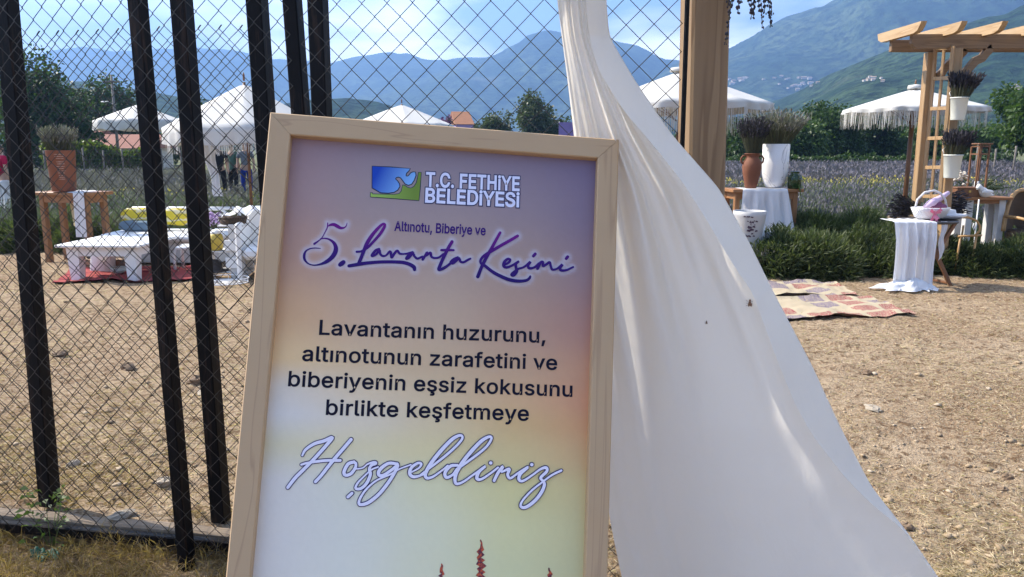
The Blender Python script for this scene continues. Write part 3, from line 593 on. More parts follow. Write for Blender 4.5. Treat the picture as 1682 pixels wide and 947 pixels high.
# printed words
GLY = json.loads(r'''{",":[188,[[38,-119,68,71,137,71,84,-119]]],".":[188,[[95,-4,86,-4,78,-1,70,3,63,9,57,16,53,24,50,32,50,41,50,50,53,59,57,66,63,73,70,79,78,83,86,86,95,87,104,86,113,83,121,79,128,73,134,66,138,59,140,50,141,41,140,32,138,24,134,16,128,9,121,3,113,-1,104,-4]]],"A":[480,[[16,0,201,509,276,509,463,0,395,0,287,302,264,372,232,478,245,478,213,371,191,302,85,0],[110,142,110,199,370,199,370,142]]],"B":[456,[[60,0,60,509,241,509,266,508,289,504,310,499,329,491,345,481,359,469,371,456,381,442,388,426,394,410,397,392,398,374,397,358,395,344,392,331,387,320,356,286,315,267,327,261,339,257,351,252,363,245,374,237,385,227,394,216,402,203,409,189,414,173,417,155,418,136,417,117,413,100,408,83,400,67,390,52,377,39,362,28,344,18,324,10,301,4,275,1,247,0],[125,57,245,57,272,58,296,63,315,70,330,80,341,92,349,105,354,120,355,137,355,149,352,161,348,173,342,184,335,194,327,203,317,211,306,218,293,224,279,228,264,230,248,231,125,231],[125,285,238,285,288,296,299,302,308,309,316,317,323,326,329,337,333,348,335,359,336,372,334,388,330,403,323,417,313,429,299,439,283,446,263,450,240,452,125,452]]],"C":[510,[[267,-7,235,-5,205,1,177,11,150,25,126,42,104,63,86,88,70,115,57,146,48,179,42,215,40,254,42,293,48,329,57,362,70,393,86,421,104,445,126,466,150,484,177,498,205,508,235,514,267,516,340,504,357,498,373,490,388,481,402,471,415,460,427,447,438,433,448,418,456,402,463,385,469,367,473,348,408,348,389,395,357,428,315,449,267,456,245,454,223,450,203,443,184,432,166,419,150,403,137,385,125,364,116,340,109,314,105,285,103,254,105,223,109,194,116,168,125,145,137,123,151,105,166,89,184,76,203,66,223,59,245,54,267,53,315,60,357,81,389,114,408,160,473,160,469,142,463,124,457,107,448,91,438,76,428,62,416,49,402,38,388,28,373,19,357,11,341,5,323,0,305,-4,286,-6]]],"D":[502,[[219,0,96,0,96,57,215,57,244,58,272,63,296,70,318,81,337,94,354,110,368,128,379,149,388,172,394,198,398,226,399,255,398,285,394,312,388,337,379,361,368,381,354,399,338,415,320,428,299,438,275,446,249,450,221,452,93,452,93,509,225,509,261,507,294,501,325,492,353,478,377,461,399,441,418,418,433,391,446,361,455,329,460,293,462,255,460,217,455,181,446,149,433,119,417,92,398,68,376,48,351,31,322,17,291,8,256,2],[125,509,125,0,60,0,60,509]]],"E":[419,[[60,0,60,509,372,509,372,452,125,452,125,286,355,286,355,229,125,229,125,57,375,57,375,0]]],"F":[410,[[60,0,60,509,369,509,369,452,125,452,125,278,346,278,346,221,125,221,125,0]]],"H":[517,[[60,0,60,509,125,509,125,289,392,289,392,509,457,509,457,0,392,0,392,232,125,232,125,0]]],"L":[393,[[60,0,60,509,125,509,125,57,361,57,361,0]]],"S":[447,[[224,-9,197,-8,172,-4,149,1,128,9,108,19,91,31,76,45,64,60,54,77,46,96,41,115,38,137,104,137,107,123,110,110,116,98,123,88,132,79,142,71,154,64,166,59,224,49,241,50,257,52,272,55,286,60,299,66,311,74,321,82,329,92,336,102,341,114,345,126,346,139,345,151,342,161,338,171,332,179,296,205,245,222,184,239,154,249,128,260,105,274,86,289,71,307,60,326,54,348,52,372,53,393,58,413,65,431,75,448,87,463,102,476,119,488,138,498,158,506,180,511,203,514,227,516,252,514,275,511,296,505,316,498,334,488,351,476,365,463,377,449,387,433,394,415,399,397,401,378,337,378,334,396,326,412,316,426,302,437,286,447,267,453,247,457,225,459,209,458,194,456,180,452,167,448,156,442,145,435,136,427,129,418,123,409,118,398,116,387,115,376,116,363,119,352,124,342,131,334,169,308,212,293,264,279,312,264,359,238,395,198,401,185,405,171,407,155,408,139,407,118,403,99,396,81,386,64,374,48,360,34,343,21,323,11,302,2,278,-4,252,-8]]],"T":[449,[[32,452,32,509,417,509,417,452,257,452,257,0,193,0,193,452]]],"Y":[472,[[203,0,203,208,16,509,91,509,192,344,222,292,250,230,224,230,251,293,280,344,381,509,455,509,268,208,268,0]]],"a":[389,[[160,-9,142,-8,126,-5,110,-1,94,5,80,12,68,22,57,32,48,45,40,58,35,73,31,90,30,108,31,123,34,138,38,150,43,161,50,171,58,179,67,187,78,193,125,211,178,220,234,227,265,235,270,238,273,243,276,255,267,297,240,322,196,331,149,322,118,301,100,274,41,291,48,308,57,322,67,335,79,346,91,355,104,364,118,370,133,375,194,384,239,379,286,360,296,353,306,343,315,333,322,320,329,306,333,290,336,272,337,251,337,0,277,0,277,52,252,25,215,1],[170,45,187,46,202,49,216,53,228,59,239,66,248,74,257,83,263,93,269,104,272,115,275,126,276,138,276,190,259,182,231,176,200,171,175,168,134,159,103,139,98,132,95,124,93,115,92,105,102,72,130,52]]],"b":[424,[[229,-8,213,-7,198,-5,184,-1,172,4,138,31,118,59,112,0,53,0,53,509,114,509,114,319,137,346,171,373,183,378,197,381,212,384,229,384,252,383,274,378,294,371,313,361,330,347,345,332,359,313,370,293,379,270,385,245,389,218,390,189,389,160,385,133,379,108,370,84,359,64,346,45,330,29,313,16,294,5,274,-2,252,-7],[220,47,237,48,253,51,267,57,279,66,291,76,301,88,309,101,316,117,321,133,325,151,327,170,328,189,327,209,325,227,321,245,316,261,309,276,301,290,291,301,280,311,267,319,253,325,237,329,220,330,203,329,188,325,174,320,161,312,150,302,140,291,132,278,125,263,120,247,116,229,113,210,113,189,113,169,116,150,120,132,125,115,132,100,140,86,150,75,162,65,174,57,188,51,204,48]]],"e":[404,[[212,-8,185,-7,161,-2,138,6,117,16,98,30,82,46,68,64,56,85,46,108,40,132,35,159,34,187,35,215,39,242,46,267,55,290,67,311,81,329,97,346,115,359,135,370,157,378,180,383,205,384,266,374,280,368,294,361,307,351,319,341,331,329,341,315,350,299,357,282,363,263,368,242,370,219,371,194,371,169,97,169,97,157,100,139,104,122,110,106,118,92,128,80,139,70,151,61,165,55,179,50,195,47,212,46,254,53,285,73,306,105,365,91,360,77,353,63,345,51,335,39,324,29,311,19,298,11,283,4,266,-1,249,-5,231,-7],[310,221,307,237,303,254,298,269,291,282,283,294,273,305,263,314,250,321,237,326,222,329,205,330,189,329,173,326,159,321,146,313,135,304,125,294,116,282,109,270,103,256,99,241,97,226]]],"f":[254,[[228,379,228,327,6,327,6,379],[81,0,81,432,82,447,84,461,89,474,96,486,104,496,113,505,124,513,135,519,187,530,222,527,243,521,227,468,215,472,195,474,182,473,171,470,162,466,154,460,149,452,145,443,142,431,142,419,142,0]]],"h":[410,[[114,227,114,0,53,0,53,509,114,509,114,287,102,287,112,312,124,332,137,349,152,362,169,372,187,379,207,383,227,384,246,383,264,380,280,376,295,369,309,360,321,349,332,336,341,321,348,304,353,285,356,264,357,240,357,0,296,0,296,235,295,256,290,275,283,291,273,304,260,315,246,323,229,328,210,329,197,328,184,326,172,322,161,317,150,311,141,303,133,293,126,283,121,271,117,257,114,243]]],"i":[167,[[53,0,53,379,114,379,114,0],[84,443,75,444,67,446,60,449,54,455,48,461,44,468,42,475,41,483,42,491,44,499,48,506,54,512,60,517,67,521,75,523,84,524,92,523,100,521,107,517,114,512,119,506,123,499,126,491,126,483,126,475,123,468,119,461,114,455,107,449,100,446,92,444]]],"k":[381,[[110,137,110,212,121,212,284,379,360,379,184,199],[53,0,53,509,114,509,114,0],[294,0,148,186,191,229,372,0]]],"l":[189,[[139,-2,119,-1,101,3,86,10,74,20,65,33,58,47,54,65,53,84,53,509,114,509,114,99,120,62,124,58,130,54,137,53,146,52,160,53,170,54,181,3,162,-1]]],"m":[610,[[53,0,53,379,112,379,112,295,112,310,118,323,125,335,132,346,172,376,219,386,239,385,257,380,273,372,287,361,299,347,309,331,316,314,321,295,312,295,317,308,322,321,329,332,337,343,381,375,437,386,453,385,468,383,483,378,497,372,510,364,522,354,532,342,541,328,548,313,553,296,556,276,557,255,557,0,496,0,496,254,494,273,490,289,483,302,473,313,460,321,447,326,433,329,419,330,406,330,395,328,384,324,374,320,345,290,335,247,335,0,274,0,274,260,273,275,269,288,262,301,253,311,242,320,229,326,215,329,199,330,158,320,148,314,140,307,132,299,126,289,121,278,117,266,114,253,114,238,114,0]]],"n":[410,[[114,227,114,0,53,0,53,379,112,379,112,287,102,287,112,312,124,332,137,349,152,362,169,372,187,379,207,383,227,384,246,383,264,380,280,376,295,369,309,360,321,349,332,336,341,321,348,304,353,285,356,264,357,240,357,0,296,0,296,235,295,256,290,275,283,291,273,304,260,315,246,323,229,328,210,329,197,328,184,326,172,322,161,317,150,311,141,303,133,293,126,283,121,271,117,257,114,243]]],"o":[415,[[207,-8,182,-7,159,-2,137,6,117,16,98,30,82,46,68,64,56,85,46,108,40,133,36,159,34,187,36,216,40,243,46,268,56,291,68,312,82,330,98,346,117,360,137,371,159,378,182,383,207,384,233,383,256,378,278,371,299,360,317,346,333,330,347,312,359,291,369,268,376,243,380,216,381,187,380,159,376,133,369,108,359,85,347,64,333,46,317,30,299,16,278,6,256,-2,233,-7],[207,46,226,48,242,51,257,57,270,66,282,76,292,89,300,102,307,117,312,134,316,151,318,169,319,187,318,206,316,224,312,242,307,258,300,274,292,287,282,300,270,310,257,319,242,325,226,329,207,330,189,329,173,325,158,319,145,310,134,300,124,287,115,274,108,258,103,242,99,224,97,206,96,187,97,169,99,151,103,134,108,117,115,102,124,89,134,76,145,66,158,57,173,51,189,48]]],"r":[259,[[53,0,53,379,112,379,112,321,122,335,130,347,140,358,152,367,166,375,181,380,196,384,213,385,229,384,243,384,243,322,230,324,207,326,194,325,182,323,170,319,159,315,149,309,140,301,132,293,126,284,121,273,117,262,114,250,114,237,114,0]]],"s":[365,[[182,-8,163,-7,145,-5,128,-2,112,3,98,10,84,18,72,27,62,38,53,50,45,63,40,78,36,94,94,107,99,92,105,79,114,69,124,60,136,54,150,49,165,46,181,45,200,46,217,50,232,55,244,62,255,71,262,81,267,91,268,103,267,112,265,121,260,129,254,136,246,142,237,147,225,151,212,155,149,170,125,177,104,186,87,196,72,208,61,222,53,237,48,255,47,274,48,290,51,305,57,319,65,332,75,343,87,354,100,363,115,370,131,377,149,381,167,384,187,384,206,384,223,381,239,378,254,372,267,366,279,358,290,349,299,339,324,290,268,277,264,288,258,298,251,307,243,316,232,323,219,328,205,331,187,333,171,332,156,329,143,324,131,317,121,308,114,299,110,289,109,277,110,267,112,258,117,250,124,243,172,223,229,209,254,202,275,194,292,183,306,171,317,158,325,142,330,125,331,107,330,90,326,75,321,61,312,47,302,35,290,24,276,15,260,6,242,0,223,-5,203,-7]]],"t":[227,[[204,379,204,327,6,327,6,379],[65,471,126,471,126,98,127,86,128,76,132,68,136,61,142,56,150,53,159,51,170,50,185,51,202,54,213,2,192,-3,168,-4,145,-3,125,2,107,10,92,21,80,35,72,52,67,71,65,93]]],"u":[410,[[182,-5,164,-4,146,-1,130,4,115,11,101,20,89,31,78,44,69,59,62,76,57,95,54,116,53,139,53,379,114,379,114,144,115,123,119,105,127,89,137,75,150,64,164,56,181,52,200,50,213,51,226,53,238,57,249,62,259,69,268,77,276,86,283,97,289,109,293,122,295,137,296,153,296,379,357,379,357,0,298,0,298,92,307,92,297,67,286,47,272,30,257,17,240,7,222,0,203,-4]]],"v":[389,[[163,0,17,379,84,379,165,155,187,87,206,21,184,21,203,87,224,155,305,379,371,379,226,0]]],"y":[389,[[47,-139,61,-86,71,-87,104,-89,130,-74,151,-36,163,-1,17,379,84,379,165,155,187,87,206,21,184,21,202,87,224,155,305,379,371,379,204,-58,177,-107,139,-136,91,-145,65,-143]]],"z":[380,[[42,0,42,46,254,320,48,323,48,379,333,379,333,331,126,60,339,56,339,0]]],"ı":[167,[[53,0,53,379,114,379,114,0]]],"ş":[365,[[182,-8,163,-7,145,-5,128,-2,112,3,98,10,84,18,72,27,62,38,53,50,45,63,40,78,36,94,94,107,99,92,105,79,114,69,124,60,136,54,150,49,165,46,181,45,200,46,217,50,232,55,244,62,255,71,262,81,267,91,268,103,267,112,265,121,260,129,254,136,246,142,237,147,225,151,212,155,149,170,125,177,104,186,87,196,72,208,61,222,53,237,48,255,47,274,48,290,51,305,57,319,65,332,75,343,87,354,100,363,115,370,131,377,149,381,167,384,187,384,206,384,223,381,239,378,254,372,267,366,279,358,290,349,299,339,324,290,268,277,264,288,258,298,251,307,243,316,232,323,219,328,205,331,187,333,171,332,156,329,143,324,131,317,121,308,114,299,110,289,109,277,110,267,112,258,117,250,124,243,172,223,229,209,254,202,275,194,292,183,306,171,317,158,325,142,330,125,331,107,330,90,326,75,321,61,312,47,302,35,290,24,276,15,260,6,242,0,223,-5,203,-7],[147,-143,147,-107,188,-107,214,-102,221,-84,214,-67,188,-62,160,-62,170,16,202,16,202,0,202,-29,218,-31,231,-34,242,-38,251,-44,258,-52,263,-61,266,-72,267,-85,266,-99,262,-111,256,-121,248,-129,237,-135,223,-139,207,-142,188,-143]]]," ":[188,[]]}''')
WORD = []
def text_poly(txt, grow=0, track=0):
    x = 0; out = []; WORD.clear(); wi = 0
    for ch in txt:
        adv, cont = GLY[ch]; wi += ch == ' '
        for c_ in cont:
            p = np.array(c_, float).reshape(-1, 2)
            if grow:
                a = p-np.roll(p, 1, 0); b_ = np.roll(p, -1, 0)-p; la = np.linalg.norm(a, axis=1, keepdims=True)+1e-6; lb = np.linalg.norm(b_, axis=1, keepdims=True)+1e-6
                na = np.stack([a[:, 1], -a[:, 0]], 1)/la; nb = np.stack([b_[:, 1], -b_[:, 0]], 1)/lb; nn_ = na+nb
                k = np.maximum((nn_*na).sum(1, keepdims=True), .55); p = p+nn_/k*grow*SGN
            out.append(p+np.array((x, 0))); WORD.append(wi)
        x += adv+track
    return out, x-track
def _area(p): return .5*np.sum(p[:, 0]*np.roll(p[:, 1], -1)-np.roll(p[:, 0], -1)*p[:, 1])
SGN = 1.0 if _area(np.array(GLY['L'][1][0], float).reshape(-1, 2)) > 0 else -1.0
def fill_mesh(name, polys, z, m):
    sg = 1 if _area(polys[0])*SGN0(polys) > 0 else -1
    pos = [p for p in polys if _area(p)*sg > 0]; neg = [p for p in polys if _area(p)*sg <= 0]; layers = []
    for p in pos:                                   # overlapping strokes of a letter go on layers of their own
        lo, hi = p.min(0), p.max(0)
        for L in layers+[None]:
            if L is None: layers.append([p]); break
            if all((q.min(0) > hi).any() or (q.max(0) < lo).any() for q in L): L.append(p); break
    V = []; Fc = []
    for li, L in enumerate(layers):
        cu = bpy.data.curves.new(name, 'CURVE'); cu.dimensions = '2D'; cu.fill_mode = 'BOTH'
        use = list(L)
        for h in neg:
            c_ = h.mean(0)
            own = [p for p in pos if (p.min(0) <= c_).all() and (p.max(0) >= c_).all()]; own = min(own, key=lambda p: abs(_area(p))) if own else None
            if any(own is p for p in L): use.append(h)
        for p in use:
            sp = cu.splines.new('POLY'); sp.points.add(len(p)-1); sp.use_cyclic_u = True
            sp.points.foreach_set("co", np.concatenate([p, np.zeros((len(p), 1)), np.ones((len(p), 1))], 1).astype(np.float32).ravel())
        tmp = bpy.data.objects.new(name, cu); COL.objects.link(tmp); dg = bpy.context.evaluated_depsgraph_get(); dg.update()
        me = bpy.data.meshes.new_from_object(tmp.evaluated_get(dg)); bpy.data.objects.remove(tmp); bpy.data.curves.remove(cu)
        k = len(V); V += [(v.co.x, v.co.y, z+.00012*li) for v in me.vertices]; Fc += [tuple(i+k for i in p.vertices) for p in me.polygons]; bpy.data.meshes.remove(me)
    me = bpy.data.meshes.new(name); me.from_pydata(V, [], Fc); me.update(); return link(name, me, m, board)
def SGN0(polys): return 1 if _area(max(polys, key=lambda p: abs(_area(p)))) * _area(polys[0]) > 0 else -1
def print_text(name, txt, left, right, cap, m, grow=0, z=0.0006, track=0, halo=None):
    """baseline from sighted point left to right; cap = sighted height of a capital in photo pixels"""
    a = S(*left, REC); b_ = S(*right, REC); d = b_-a; L = np.linalg.norm(d); d /= L; up_ = np.array((-d[1], d[0]))
    def place(gr):
        ps, wd = text_poly(txt, gr, track); x0 = min(p[:, 0].min() for p in ps); x1 = max(p[:, 0].max() for p in ps)
        ps0, _w = text_poly(txt, grow, track); x0 = min(p[:, 0].min() for p in ps0); x1 = max(p[:, 0].max() for p in ps0)
        sx = L/(x1-x0); sy = cap*PXM/525
        return [a+np.outer((p[:, 0]-x0)*sx, d)+np.outer(p[:, 1]*sy, up_) for p in ps]
    if halo: fill_mesh(name.replace("lettering", "lettering_shadow"), place(grow+halo[0]), REC+z-.0003, halo[1])
    ps = place(grow); wd_ = list(WORD)
    for k in sorted(set(wd_)): fill_mesh(name, [p for p, q in zip(ps, wd_) if q == k], REC+z, m)
NAVY = ink("navy_ink", (14, 12, 36)); PURPLE_INK = ink("deep_purple_ink", (58, 22, 110)); WHITE_INK = ink("white_ink", (226, 228, 250)); SLATE = ink("slate_ink", (40, 44, 88))
halo = (34, SLATE)
print_text("municipality_lettering", "T.C. FETHiYE", (699, 305.5), (853.5, 313), 24.0, WHITE_INK, 26, .0012, 10, halo)
print_text("municipality_lettering", "BELEDiYESi", (698, 331.5), (853, 339.5), 24.0, WHITE_INK, 26, .0012, 6, halo)
print_text("subtitle_lettering", "Altınotu, Biberiye ve", (647.5, 378.5), (797.5, 386), 16.0, PURPLE_INK, 19, .0008, 8)
for t_, l_, r_ in (("Lavantanın huzurunu,", (524, 549), (896, 562.5)), ("altınotunun zarafetini ve", (496, 592), (915, 607)), ("biberiyenin eşsiz kokusunu", (473, 633.5), (940, 651)), ("birlikte keşfetmeye", (535, 680.5), (868.5, 690.5))):
    print_text("greeting_lettering", t_, l_, r_, 23.5, NAVY, 15, .0008, 14)
_m = Mat("title_ink", srgb(60, 20, 112), .55, 0, .2); _g = _m.n("ShaderNodeSeparateXYZ", Vector=_m.co()); yt = S(720, 365, REC)[1]; yb2 = S(720, 465, REC)[1]
mr = _m.n("ShaderNodeMapRange"); _m.set(mr.inputs[0], _g.outputs[1]); mr.inputs[1].default_value = yb2; mr.inputs[2].default_value = yt
_m.color(_m.ramp(mr.outputs[0], [(0, srgb(30, 16, 92)), (.45, srgb(56, 18, 112)), (.8, srgb(104, 22, 124)), (1, srgb(110, 24, 130))])); TITLE_INK = _m.m
V, Q = ribbon(T_ST, .3*PXM, REC+.0008); print_part("title_lettering", V, Q, TITLE_INK)
V, Q = ribbon(W_ST, 1.15*PXM, REC+.0006); print_part("welcome_lettering_outline", V, Q, ink("outline_ink", (52, 38, 92)))
V, Q = ribbon(W_ST, -.25*PXM, REC+.0022); print_part("welcome_lettering", V, Q, ink("pale_lilac_ink", (236, 232, 250)))
# emblem
SE = (600, 260, 11.84)
BLUE_SHAPE = [(140,155),(500,175),(870,200),(840,240),(795,285),(785,330),(795,350),(830,350),(860,325),(890,285),(930,270),(970,270),(978,330),(945,420),(900,490),(840,515),(780,490),(730,420),(690,370),(640,355),(595,370),(580,400),(620,440),(655,490),(665,545),(625,610),(560,650),(450,668),(300,660),(230,620),(140,570)]
GREEN_SHAPE = [(105,670),(132,672),(140,695),(350,702),(560,705),(660,690),(705,640),(730,520),(770,532),(830,572),(890,582),(950,550),(1000,470),(1020,380),(1040,275),(1085,275),(1060,600),(1040,815),(560,775),(105,745)]
def emblem(name, shp, m, grow, z):
    p = np.array([S(600+a/SE[2], 260+b_/SE[2], REC) for a, b_ in shp])
    if grow:
        sg = 1 if _area(p) > 0 else -1; a = p-np.roll(p, 1, 0); b_ = np.roll(p, -1, 0)-p
        nn_ = np.stack([a[:, 1], -a[:, 0]], 1)/np.linalg.norm(a, axis=1, keepdims=True)+np.stack([b_[:, 1], -b_[:, 0]], 1)/np.linalg.norm(b_, axis=1, keepdims=True)
        p = p+nn_/np.maximum(np.linalg.norm(nn_, axis=1, keepdims=True), .6)*grow*sg
    return fill_mesh(name, [p], REC+z, m)
def two_tone(name, a, b_, p0, p1):
    m = Mat(name, a, .38, 0, .4); l0 = S(*p0, REC); l1 = S(*p1, REC); d = l1-l0; k = float(d@d)
    xyz = m.n("ShaderNodeSeparateXYZ", Vector=m.co()); e = m.math('ADD', m.math('MULTIPLY', xyz.outputs[0], float(d[0]/k)), m.math('MULTIPLY', xyz.outputs[1], float(d[1]/k)))
    t = m.math('SUBTRACT', e, float(l0@d/k)); m.color(m.ramp(t, [(0, a), (1, b_)])); return m.m
EDGE = ink("emblem_edge_ink", (40, 52, 74))
emblem("emblem_edge", BLUE_SHAPE, EDGE, 1.6*PXM, .0005); emblem("emblem_edge", GREEN_SHAPE, EDGE, 1.2*PXM, .00075)
emblem("emblem_sea", BLUE_SHAPE, two_tone("emblem_blue", srgb(0, 62, 178), srgb(128, 182, 238), (622, 280), (672, 305)), 0, .0011)
emblem("emblem_land", GREEN_SHAPE, two_tone("emblem_green", srgb(150, 186, 84), srgb(112, 140, 44), (615, 318), (680, 312)), 0, .0013)
# printed lavender tips at the lower edge of what shows
rl = random.Random(5); st = []
for (x, ytop, ybot, w_) in ((725, 926, 1010, 8), (790, 887, 1010, 11), (903, 933, 1010, 9), (560, 985, 1040, 8), (650, 1000, 1060, 9), (850, 970, 1060, 8), (970, 975, 1050, 9)):
    n = 26
    p = [(x+rl.uniform(-1.6, 1.6)+(2 if i % 2 else -2)*min(i/6, 1), ytop+(ybot-ytop)*i/n, w_*min(1, .25+i/7)*rl.uniform(.6, 1.05)) for i in range(n+1)]
    st.append(np.array([list(S(a, b_, REC))+[c_*PXM] for a, b_, c_ in p]))
_m = Mat("printed_lavender", srgb(70, 28, 40), .4); _m.color(_m.mix(_m.ramp(_m.noise(_m.co(), 140, 2), [(.45, 0.0), (.6, 1.0)]), srgb(92, 28, 52), srgb(196, 84, 44)))
for s_ in st: V, Q = ribbon([s_], 0, REC+.0007); print_part("printed_lavender", V, Q, _m.m)

# ------------------------------------------------------------------ curtain
lerp_ = lambda a, b_, t: a+(b_-a)*t
CUR_L = [(-420, 905), (-200, 911), (0, 915), (130, 932), (215, 942), (400, 960), (600, 980), (850, 1001), (947, 1021), (1010, 1036)]
CUR_R = [(-420, 985), (-200, 991), (0, 996), (60, 1001), (130, 1042), (220, 1103), (310, 1182), (400, 1232), (480, 1271), (600, 1334), (700, 1380), (800, 1432), (870, 1488), (947, 1541), (1010, 1580)]
CUR_I = [(-420, 960), (-200, 962), (0, 962), (60, 968), (113, 982), (181, 1024), (240, 1075), (297, 1120), (357, 1158), (440, 1208), (480, 1236), (588, 1275), (662, 1305), (716, 1335), (785, 1389), (830, 1434), (872, 1487), (1010, 1579)]
def spl(pts, y): 
    xs_ = [p[0] for p in pts]; return (np.interp(y-14, xs_, [p[1] for p in pts])+np.interp(y+14, xs_, [p[1] for p in pts])+np.interp(y, xs_, [p[1] for p in pts])*2)/4
rows = np.concatenate([np.linspace(-420, -20, 24), np.linspace(-10, 300, 70), np.linspace(306, 1006, 120)]); NS, NF = 90, 22
V = []
for py in rows:
    L_, R_, I_ = spl(CUR_L, py), spl(CUR_R, py), spl(CUR_I, py)
    base = float(ip(py, [(-420, 2.34), (100, 2.34), (400, 2.32), (700, 2.33), (1006, 2.37)]))
    A_ = float(ip(py, [(-420, .026), (0, .022), (110, .016), (220, .036), (420, .042), (700, .016), (1006, .022)])); tl_ = float(ip(py, [(-420, .03), (60, .05), (300, .19), (600, .36), (1006, .56)]))
    up_ = 1-float(smooth(180, 560, py)); lo_ = 1-up_
    line = []
    for i in range(NS):
        s_ = i/(NS-1); ph_ = (py-110)/890
        fold = up_*(.55*math.sin(2*PI*(2.3*s_+.20))+.36*math.sin(2*PI*(5.3*s_+.1+.2*ph_))+.20*math.sin(2*PI*(10.5*s_+.4*ph_)))
        fold += lo_*(.5*math.sin(2*PI*(1.12*s_+.06))+.42*math.sin(2*PI*(2.7*s_+.33-.16*ph_))+.14*math.sin(2*PI*(6.1*s_+.5*ph_))*(1-.7*float(smooth(500, 800, py))))
        for (s0, s1, wd, am) in ((.10, .16, .028, 1.0), (.27, .20, .035, -.7), (.46, .40, .04, -1.2), (.62, .55, .05, .8), (.78, .74, .035, -.7), (.03, .05, .018, .9)):   # pleats running down from the gather
            sc_ = lerp_(s0, s1, min(1, max(0, ph_))); fold += am*math.exp(-((s_-sc_)/(wd*(1+.5*ph_)))**2)*float(smooth(120, 330, py))*(1-.35*float(smooth(480, 760, py)))
        ed = min(1, (1-s_)*5)
        d = base - tl_*s_ - A_*fold*ed
        line.append(P(L_+(R_-L_)*s_, py, d))
    base = base-tl_
    for i in range(1, NF+1):
        s_ = i/NF; px = R_+(I_-R_)*s_; d = base-.004-.042*s_**.8*float(smooth(60, 420, py))-.008*s_-.005*math.sin(py*.011+s_*3)*s_
        if (I_-R_) > -2: d = base-.002-.002*s_
        line.append(P(px, py, d))
    V += line
nxp = NS+NF; nyp = len(rows); ii = (np.arange(nyp-1)[:, None]*nxp+np.arange(nxp-1)[None]).ravel()
_m = Mat("curtain_fabric", (.74, .73, .72), .75, 0, .25); co = _m.co()
_m.color(_m.mix(_m.noise(co, 2.2, 4), (.82, .775, .70), (.89, .85, .775)))
crk = _m.noise(_m.co("Object", (1, 1, .35), (0, .35, 0)), 7, 6, .55, .5); fin = _m.noise(_m.co(), 700, 2)
_m.bump(_m.math('ADD', _m.math('MULTIPLY', crk, 1.0), _m.math('MULTIPLY', fin, .03)), (.5), .02)
_m.translucent(.40, (.92, .86, .76)); CURT = _m.m
cur = mesh_np("curtain", V, np.stack([ii, ii+nxp, ii+nxp+1, ii+1], 1), CURT, sm=True)
tag(cur, "long white translucent curtain hanging by the wooden post and pulled out to the right", "curtain")
from mathutils.bvhtree import BVHTree
BV = BVHTree.FromPolygons([Vector(v) for v in V], [tuple(p.vertices) for p in cur.data.polygons])
for (px, py, d, s_, lab) in ((1231, 497.5, 2.285, 1.0, "small brown insect with folded wings sitting on the curtain hem"), (1160, 529, 2.245, .5, "tiny dark fly on the curtain below the folds")):
    q = BV.ray_cast(CAMV, ray(px, py))[0] or P(px, py, d); q.y -= .002; t = thing("insect", lab, "insect", q)
    mb = MB(); mb.ball((0, 0, 0), .0045*s_, 10, 6, (.8, .6, 1.5)); mb.ball((0, -.001, .008*s_), .003*s_, 8, 6)
    for sx in (-1, 1):
        for k in range(3): mb.tube([(0, 0, (k-1)*.003*s_), (sx*.006*s_, -.002, (k-1)*.005*s_), (sx*.009*s_, .003, (k-1)*.008*s_)], .0005*s_, 4)
    mb.build("body", plain("insect_brown", (.10, .045, .02), .4), t)
    mb = MB()
    for sx in (-1, 1): mb.add([(0, -.003*s_, .004*s_), (sx*.006*s_, -.0035*s_, -.002*s_), (sx*.004*s_, -.0035*s_, -.010*s_), (0, -.003*s_, -.006*s_)], [(0, 1, 2, 3)])
    mb.build("wings", plain("insect_wing", (.22, .12, .07), .3), t)
TREE_LEAF = [leaf("dark_leaf", (.022, .045, .012), (.05, .085, .022), .3, .5), leaf("mid_leaf", (.03, .06, .014), (.075, .12, .03), .3, .5), leaf("olive_leaf", (.04, .058, .026), (.09, .11, .055), .25, .5)]
def tree(name, label, base, H, RX, RY, trunk, m, nl, ls, seed, group=None, blobs=22, low=.15, cat="tree"):
    rng = np.random.default_rng(seed); rd = random.Random(seed); t = thing(name, label, cat, base, 0, group)
    cz0 = H*low; ch = H-cz0; C = []
    for k in range(blobs):
        v = unit(rng.normal(size=3)); r_ = rng.uniform(.35, .82); zz = cz0+ch*.5+v[2]*r_*ch*.5
        wz = 1-.45*max(0, (zz-cz0)/ch-.45)
        C.append((v[0]*r_*RX*wz, v[1]*r_*RY*wz, zz, rng.uniform(.22, .42)))
    mb = MB(); mb.tube([(0, 0, -.3), (.02*H*rd.uniform(-1, 1), 0, H*.2), (.03*H*rd.uniform(-1, 1), .02*H, H*.55), (0, 0, H*.8)], [trunk, trunk*.8, trunk*.5, trunk*.15], 8)
    for (x, y, z, r_) in C[:14]:
        z0 = H*rd.uniform(.15, .5); mb.tube([(0, 0, z0), (x*.45, y*.45, z0+(z-z0)*.55), (x, y, z)], [trunk*.4, trunk*.22, trunk*.06], 6)
    mb.build("trunk", BARK, t)
    Bs = []; Ds = []
    per = nl//blobs
    for (x, y, z, r_) in C:
        v = unit(rng.normal(size=(per, 3))); rad = rng.uniform(.15, 1, per)**.45; sc = np.array((RX*r_*1.25, RY*r_*1.25, ch*.5*r_*1.15))
        p = np.array((x, y, z))+v*rad[:, None]*sc; p += rng.normal(size=p.shape)*ls*.6; Bs.append(p); Ds.append(v+rng.normal(size=(per, 3))*.7+np.array((0, 0, -.1)))
    B = np.concatenate(Bs); D = np.concatenate(Ds); k = B[:, 2] > .15; B = B[k]; D = D[k]
    v, q = blades_arr(B, D, rng.uniform(.7, 1.4, len(B))*ls, rng.uniform(.5, .9, len(B))*ls, .2, rng)
    mesh_np("crown", v, q, m, t); return t
